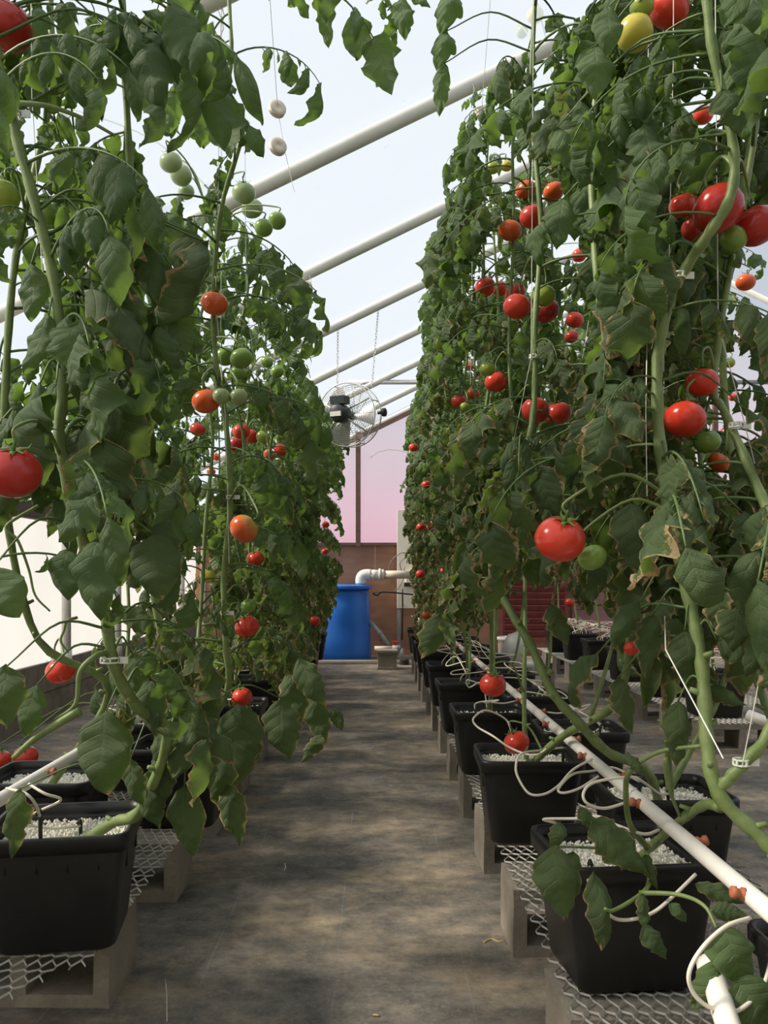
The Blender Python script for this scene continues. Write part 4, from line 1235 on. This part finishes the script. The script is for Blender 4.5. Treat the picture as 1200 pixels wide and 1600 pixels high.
for i, t in enumerate(T):
    kd = t['kind']; key = (kd, i % 3)
    if key not in TMESH: TMESH[key] = tomato_mesh(kd, i)
    P = t['P']; s = t['D'] / .08
    o = put('tomato', TMESH[key], loc=P); o.scale = (s, s, s)
    o.rotation_euler = (random.uniform(-.45, .45), random.uniform(-.45, .45), random.uniform(0, 6.28))
    if kd == 'half': o.rotation_euler = (0.3, -1.1, 0)
    if kd == 'turning': o.rotation_euler = (-.2, .8, 0)
    tag(o, t['label'], 'tomato', 'tomatoes on the left row' if t['px'] < 590 else 'tomatoes on the right row')
    put('calyx', CAL[i % 4], o)
    # the stalk that joins it to the closest stem
    best = None
    for root, base, C in STEMS:
        Cc = C[C[:, 2] > .45]
        if not len(Cc): continue
        dd = np.linalg.norm(Cc - (np.array(P) + (0, 0, .05)), axis=1); j = int(dd.argmin())
        if best is None or dd[j] < best[0]: best = (dd[j], root, Cc[j])
    dd, root, Q = best
    top = o.rotation_euler.to_matrix() @ Vector((0.002, 0, .045 * s)) + P
    pts = [Vector(Q), (Vector(Q) * .55 + top * .45) + Vector((0, 0, .03 + .1 * dd)), top + Vector((0, 0, .022)), top]
    MB().tube(catmull(pts, 5) - np.array(root.location), [.0034] * 5 + [.0028] * 5 + [.0024] * 6, 5).build('fruit_stalk', M['stem'], root, smooth=True)

# ================================================================== TWINE, REELS
def twine(pts, label, group, reel=None, r=.0009):
    P = [Vector(p) for p in pts]
    t = tag(empty('support_twine', P[0]), label, 'twine', group)
    MB().tube([p - P[0] for p in P], r, 5).build('twine', M['twine'], t)
    hk = P[-1]
    MB().tube([hk - P[0] + Vector(w) for w in ((0, 0, -.05), (.008, 0, -.03), (0, 0, 0), (-.008, 0, .02))], .0016, 5).build('hook', M['chain'], t)
    if reel:
        for c in reel:
            b = MB(); b.lathe([(.006, -.006), (.010, -.009), (.026, -.009), (.027, -.006), (.019, -.003), (.019, .003), (.027, .006), (.026, .009), (.010, .009), (.006, .006)], 18)
            o = b.build('reel', M['reel'], t, smooth=True); o.rotation_euler = (PI / 2 - .2, 0, .5); o.location = Vector(c) - P[0]
    return t
def rz_(x): return zr(x) - .06
def to_roof(px, py, Y, px2=None):
    x = (px - 590) * Y / F if px2 is None else (px2 - 590) * Y / F
    return Vector((x, Y, rz_(x) - .02))
TG = 'white support twines'
twine([at(100,560,1.42), at(66,420,1.42), at(50,150,1.42), to_roof(45,0,1.42)], 'white twine beside the front left stem running up out of frame', TG)
twine([at(358,880,2.28), at(352,650,2.25), at(338,480,2.24), to_roof(345,0,2.23)], 'white twine along the straight pale stem of the left row', TG)
twine([at(428,760,3.0), at(385,480,2.7), to_roof(382,0,2.6)], 'white twine with loose coil beside green tomatoes on the left row', TG)
twine([at(460,300,2.42), at(446,240,2.42), at(434,172,2.42), to_roof(420,0,2.19)], 'twine with two cream reels hanging against the roof above the left row', TG, reel=[at(433,170,2.42), at(434,229,2.42)])
twine([at(345,520,2.5), at(346,290,2.5), to_roof(346,0,2.19)], 'twine with one cream reel by the big rafter, left row', TG, reel=[at(346,286,2.5)])
twine([at(505,540,4.25), at(492,470,4.25), at(481,448,4.25), to_roof(484,0,4.25)], 'twine with a small far cream reel by the second rafter, left row', TG, reel=[at(480,447,4.25)])
twine([at(744,330,2.95), at(752,180,2.95), to_roof(782,0,2.19)], 'twine with a cream reel at the top of the right row aisle edge', TG, reel=[at(754,178,2.95)])
twine([at(1018,545,1.42), at(1045,425,1.40), at(1052,100,1.46), to_roof(1055,0,1.48)], 'white twine clipped to the thick upper right stem', TG)
twine([at(1011,775,1.34), at(1009,640,1.34), at(1012,480,1.6), to_roof(1015,0,1.62)], 'straight white twine hanging in front of the red pair, right row', TG)
twine([at(1187,755,1.46), at(1163,660,1.46), at(1122,505,1.46), to_roof(1110,0,1.46)], 'white slanting twine at the far right with a printed clip', TG)
twine([at(792,760,2.0), at(800,700,2.0), at(830,560,1.99), to_roof(836,0,2.0)], 'white slanting twine beside the touching red pair, right row', TG)
twine([at(1130,1185,1.03), at(1080,1090,1.10), at(1040,1015,1.2), at(1038,930,1.62), to_roof(1035,0,1.62)], 'white taut twine slanting down in front of the lower right leaves', TG)
twine([at(1160,1195,1.2), at(1180,1095,1.2), at(1200,985,1.2), at(1230,800,1.25), to_roof(1290,0,1.3)], 'white twine tied to the leaning lower right stem', TG)
twine([at(910,560,2.4), at(937,400,2.4), to_roof(942,0,2.4)], 'white twine deep among the upper right leaves', TG)
twine([at(735,600,3.2), at(737,500,3.2), to_roof(740,0,3.2)], 'white twine over the bunch of three at the right row edge', TG)

# ================================================================== THE FAR END
# blue drum with lid and outlet pipe
dx_, dy_ = -0.42, 9.06
t = tag(empty('water_drum', (dx_, dy_, 0)), 'tall blue plastic water drum at the end of the aisle', 'drum')
MB().lathe([(.33, 0), (.345, .012), (.347, .10), (.342, .26), (.34, .27), (.335, .45), (.333, .62), (.328, .63), (.322, .76), (.318, .80)], 40).build('body', M['blue'], t, smooth=True)
MB().lathe([(.322, .80), (.352, .802), (.356, .812), (.356, .838), (.35, .846), (.30, .852), (.05, .856)], 40).build('lid', M['blue'], t, smooth=True)
# white pvc filler pipe: up out of the lid, elbow, collar, run to the right
c0 = at(564, 913, 8.98)
z1 = at(564, 898, 8.98).z
t = tag(empty('filler_pipe', (c0.x, c0.y, .86)), 'thick white plastic pipe with elbow rising out of the blue drum lid', 'pipe')
o0 = Vector((c0.x, c0.y, .86)); zz = z1 - .86
MB().tube([(0, 0, -.02), (0, 0, zz - .07)], .050, 16).build('riser', M['pvc'], t, smooth=True)
MB().tube(catmull([(0, 0, zz - .10), (0, 0, zz - .05), (.015, 0, zz - .015), (.05, 0, zz), (.11, 0, zz)], 5), .062, 16).build('elbow', M['pvc'], t, smooth=True)
MB().tube([(.10, 0, zz), (.20, 0, zz)], .056, 16).tube([(.20, 0, zz), (.225, 0, zz)], .070, 16).tube([(.225, 0, zz), (.26, 0, zz)], .06, 16).build('collar', M['pvc'], t, smooth=True)
MB().tube([(.24, 0, zz), (.56, 0, zz)], .046, 16).build('run', M['old_pvc'], t, smooth=True)
# cream panel with conduit, cables
px0 = at(620, 800, 9.4)
t = tag(empty('control_panel', (0.36, 9.43, 0)), 'tall cream painted equipment panel on the plywood end wall', 'panel')
bevel(MB().box((0.02, 0, 1.15), (0.30, 0.06, 1.16)).build('board', M['cream'], t))
MB().box((-.07, -.035, .63), (.012, .012, .012)).build('screw', M['chain'], t)
bevel(MB().box((.03, -.07, .93), (.12, .08, .12)).build('switch_box', M['cream'], t))
bevel(MB().box((.0, -.08, .85), (.10, .06, .05)).build('socket_box', M['fan_dark'], t))
MB().box((-.11, -.0, .315), (.038, .038, .55)).build('conduit', M['grey_pvc'], t)
for q_, (pts, m_) in enumerate([([(607,895,9.3),(610,880,9.25),(620,868,9.2),(632,864,9.2),(640,880,9.25)], 'cable'), ([(628,893,9.25),(625,880,9.25),(634,870,9.25)], 'cable'),
                  ([(583,926,9.0),(600,924,9.1),(618,923,9.2),(630,905,9.2),(632,885,9.2)], 'cable'), ([(582,927,9.0),(590,930,9.0),(600,925,9.05),(645,929,9.2)], 'blackcable'),
                  ([(629,920,9.2),(629,960,9.2),(628,1000,9.2)], 'blackcable')]):
    w = MB().tube(catmull([at(*p) for p in pts], 6), .006 if m_ == 'cable' else .009, 6).build('cable', M[m_], smooth=True)
    tag(w, ['looped grey cable arching beside the cream panel', 'short thin cable curling against the cream panel edge', 'pale cable running from the drum lid to the panel',
            'black cable sagging from the drum lid to the panel', 'black cable hanging straight down the cream panel'][q_], 'cable', 'cables around the cream panel')
# pump plumbing low beside the drum
w = MB().tube([at(578, 972, 9.0), at(594, 990, 8.95), at(607, 1009, 8.9)], .026, 12).tube([at(592, 988, 8.955), at(595, 992, 8.945)], .032, 12).build('drain_pipe', M['grey_pvc'], smooth=True)
tag(w, 'grey pipe slanting down from the side of the blue drum', 'pipe')
t = tag(empty('pump_valve', at(616, 1012, 8.75)), 'grey pump coupling with a red valve handle low by the end wall', 'valve')
b0 = t.location
MB().tube([at(585, 1013, 8.75) - b0, at(614, 1013, 8.75) - b0], .026, 12).build('inlet', M['old_pvc'], t, smooth=True)
MB().tube([at(613, 1013, 8.75) - b0, at(626, 1013, 8.75) - b0], .036, 12).tube([at(626, 1013, 8.75) - b0, at(628, 1030, 8.75) - b0], .03, 12).build('coupling', M['grey_pvc'], t, smooth=True)
bevel(MB().box((.014, 0, .058), (.065, .03, .028)).box((.014, 0, .04), (.015, .015, .03)).build('handle', M['redplastic'], t))
w = MB().tube([(-2.0, 8.62, .024), (0.36, 8.62, .024)], .024, 12).build('floor_pipe', M['old_pvc'], smooth=True)
tag(w, 'cream plastic pipe lying across the floor in front of the drum', 'pipe')
t = tag(empty('valve_box', (at(605, 1048, 8.1).x, 8.15, 0)), 'pale concrete box with a lid on the floor right of the drum', 'box')
bevel(MB().box((0, 0, .075), (.19, .19, .15)).box((0, 0, .015), (.205, .205, .03)).build('body', M['conc'], t), .006)
bevel(MB().box((0, 0, .185), (.215, .215, .03)).box((0, 0, .162), (.20, .20, .025)).build('lid', M['conc'], t), .006)
MB().lathe([(.05, 0), (.05, .06), (.03, .075)], 12).build('pump_base', M['stake'], loc=(at(632, 1040, 8.5).x, 8.5, 0))
bpy.data.objects['pump_base'].name = 'pump'
tag(bpy.data.objects['pump'], 'small black pump foot on the floor beyond the pale box', 'pump')

w = MB().tube(catmull([at(1112,1512,1.16), at(1124,1560,1.10), at(1150,1640,1.02), at(1180,1750,.95)], 4), .0165, 14).tube([at(1111,1508,1.165), at(1114,1524,1.145)], .0205, 14).build('drain_pipe', M['pvc'], smooth=True)
tag(w, 'thick white drain pipe under the leaves at the bottom right corner', 'pipe')
# red slatted shutter and faded board on the end wall, right of the rows
t = tag(empty('slatted_shutter', (1.85, 9.44, .2)), 'dark red slatted shutter on the end wall behind the right row', 'shutter')
for k in range(9):
    MB().box((0, -.01, .07 + .075 * k), (.72, .018, .07), M=Matrix.Rotation(.35, 3, 'X')).build('slat', M['redwood'], t)
MB().box((-.37, 0, .36), (.035, .05, .76)).box((.37, 0, .36), (.035, .05, .76)).box((0, 0, .01), (.77, .05, .035)).box((0, 0, .74), (.77, .05, .035)).build('frame', M['redwood'], t)
tag(MB().box((2.75, 9.47, .62), (.9, .02, .7)).build('faded_board', M['mauve']), 'faded dull red board on the end wall right of the shutter', 'board')
# white bucket and white pipe between the rows
t = tag(empty('white_bucket', (1.36, 8.1, 0)), 'white plastic bucket standing between the benches far back', 'bucket')
MB().lathe([(.115, 0), (.13, .01), (.142, .30), (.150, .305), (.150, .33), (.143, .335), (.140, .31), (.12, .02)], 28).build('body', M['bucket'], t, smooth=True)
MB().tube([(.15*math.cos(a), .15*math.sin(a)*.5 - .06, .32 - .12*math.sin(a)) for a in np.linspace(0, PI, 14)], .003, 6).build('handle', M['chain'], t, smooth=True)
t = tag(empty('white_jug', (1.02, 6.2, 0)), 'white plastic jug tipped on a crate beside the right row', 'jug')
jm = MB().lathe([(.07, 0), (.09, .01), (.095, .16), (.085, .21), (.035, .25), (.03, .28), (.03, .30)], 24).build('body', M['bucket'], t, smooth=True)
jm.location = (0, 0, .27); jm.rotation_euler = (0, .35, 0)
MB().box((0, 0, .11), (.24, .24, .22)).build('crate', M['kick'], t)
w = MB().tube([at(800, 1038, 6.6), at(845, 1040, 6.6)], .03, 12).tube([at(798, 1038, 6.6), at(803, 1038, 6.6)], .036, 12).build('white_pipe', M['pvc'], smooth=True)
tag(w, 'short thick white pipe lying behind the right bench', 'pipe')
block(1.24, 6.6, 0, 'grey concrete block carrying the short thick white pipe behind the right bench', None)
w = MB().tube([at(1168, 1117, 4.0), at(1215, 1135, 3.9)], .028, 12).build('pipe_end', M['pvc'], smooth=True)
tag(w, 'white pipe end poking out over the mesh at the far right', 'pipe')

# ================================================================== FAN on its chains
fc = Vector((-0.185, 5.28, 2.01))
t = tag(empty('circulation_fan', fc), 'round wire-cage fan with dark motor hanging from the roof on chains', 'fan')
t.rotation_euler = (math.radians(6), 0, math.radians(-24))
R = .205
g = MB()
a = np.linspace(0, 2*PI, 48, endpoint=False)
for rr, yy in ((R, -.05), (R, .05)): g.tube([(rr*math.cos(q), yy, rr*math.sin(q)) for q in a], .0045, 6, closed=True)
for k in range(4):
    q = k * PI / 2 + .4; g.tube([(R*math.cos(q), -.05, R*math.sin(q)), (R*math.cos(q), .05, R*math.sin(q))], .004, 6)
g.build('rim', M['fan_wire'], t, smooth=True)
for nm, sg in (('rear_guard', -1), ('front_guard', 1)):
    g = MB()
    for i in range(1, 15):
        rr = R * i / 15; yy = sg * (.05 + .035 * (1 - (i / 15) ** 2))
        g.tube([(rr*math.cos(q), yy, rr*math.sin(q)) for q in a[::2]], .0014, 4, closed=True)
    for k in range(16):
        q = k * PI / 8
        g.tube([(R*u*math.cos(q), sg * (.05 + .035 * (1 - u*u)), R*u*math.sin(q)) for u in (.1, .4, .7, 1)], .0018, 4)
    g.build(nm, M['fan_wire'], t, smooth=True)
g = MB()
g.tube([(0, -.20, 0), (0, -.19, 0), (0, -.09, 0), (0, -.07, 0)], [.045, .058, .058, .045], 18)
g.build('motor', M['fan_dark'], t, smooth=True)
MB().box((0, -.135, .085), (.10, .09, .05)).build('switch_box', M['fan_dark'], t)
MB().box((0, -.205, -.005), (.075, .012, .03)).build('sticker', M['sticker'], t)
for q in (.5, 2.64, 3.8, 5.6):
    MB().tube([(.05*math.cos(q), -.12, .05*math.sin(q)), (R*.95*math.cos(q), -.055, R*.95*math.sin(q))], .006, 6).build('bracket', M['fan_wire'], t, smooth=True)
for k in range(3):
    q0 = k * 2 * PI / 3
    V = []; f = []
    for i in range(6):
        u = .2 + .75 * i / 5
        for j in (-1, 0, 1):
            q = q0 + j * .42
            V.append((R*u*math.cos(q), .02 * j - .012 * (1 - j*j), R*u*math.sin(q)))
    for i in range(5):
        for j in range(2): f.append((i*3+j, i*3+j+1, i*3+j+4, i*3+j+3))
    b = MB(); b.add(V, f); b.build('blade', M['fan_blade'], t, smooth=True)
MB().tube([(0, -.08, 0), (0, .03, 0)], .03, 14).build('hub', M['fan_dark'], t, smooth=True)
MB().tube([(R, 0, 0), (R + .03, 0, 0)], .011, 10).tube([(R + .028, 0, 0), (R + .034, 0, 0), (R + .052, 0, 0), (R + .056, 0, 0)], [.018, .028, .028, .022], 14).build('knob', M['fan_dark'], t, smooth=True)
MB().tube([(-R, 0, 0), (-R - .03, 0, 0)], .011, 10).tube([(-R - .028, 0, 0), (-R - .034, 0, 0), (-R - .052, 0, 0), (-R - .056, 0, 0)], [.018, .028, .028, .022], 14).build('knob', M['fan_dark'], t, smooth=True)
def chain(A, B, n):
    b = MB(); A, B = Vector(A), Vector(B); D = (B - A) / n; L = D.length
    d = D.normalized(); u = d.orthogonal().normalized(); w = d.cross(u)
    for i in range(n):
        s = u if i % 2 else w; c = A + D * (i + .5)
        b.tube([c + d * (L * .62 * math.cos(q)) + s * (L * .3 * math.sin(q)) for q in np.linspace(0, 2*PI, 8, endpoint=False)], .0022, 4, closed=True)
    inv = (Matrix.Translation(fc) @ t.rotation_euler.to_matrix().to_4x4()).inverted()
    o = b.build('chain', M['chain'], t, smooth=True); o.matrix_basis = inv
    return o
zrf = lambda X: zr(X) - .085
RY = RAFT[4]
x1 = (591 - 590) * RY / F; x2 = (528 - 590) * RY / F
chain((x1, RY, zrf(x1)), at(581, 606, 5.28), 26)
chain((x2, RY, zrf(x2)), at(527, 612, 5.28), 20)

# ================================================================== SCRAPS on the floor
def scrap(pts, r, m, label, cat):
    w = MB().tube(catmull([Vector((x, y, .006)) for x, y in pts], 5), r, 5).build('scrap', M[m], smooth=True)
    w.name = 'twine_scrap' if m == 'twine' else 'dry_stalk'
    tag(w, label, cat)
def fl(px, py):
    Y = CAM_Z * F / (py - 900); return ((px - 590) * Y / F, Y)
scrap([fl(398,1380), fl(412,1374), fl(424,1366)], .0014, 'twine', 'short scrap of white twine on the floor by the left bench', 'twine scrap')
scrap([fl(432,1371), fl(442,1367), fl(446,1358), fl(445,1352)], .0014, 'twine', 'curved scrap of white twine on the floor mid aisle', 'twine scrap')
scrap([fl(252,1480), fl(256,1520), fl(260,1550), fl(261,1600)], .001, 'twine', 'long loose thread lying on the floor by the front left block', 'twine scrap')
scrap([fl(756,1476), fl(768,1471), fl(778,1475), fl(788,1474)], .003, 'dry', 'dry yellowish stalk bit on the floor near the right bench', 'plant scrap')
scrap([fl(583,1590), fl(592,1591)], .0025, 'dry', 'small dry crumb on the floor at the bottom edge', 'plant scrap')
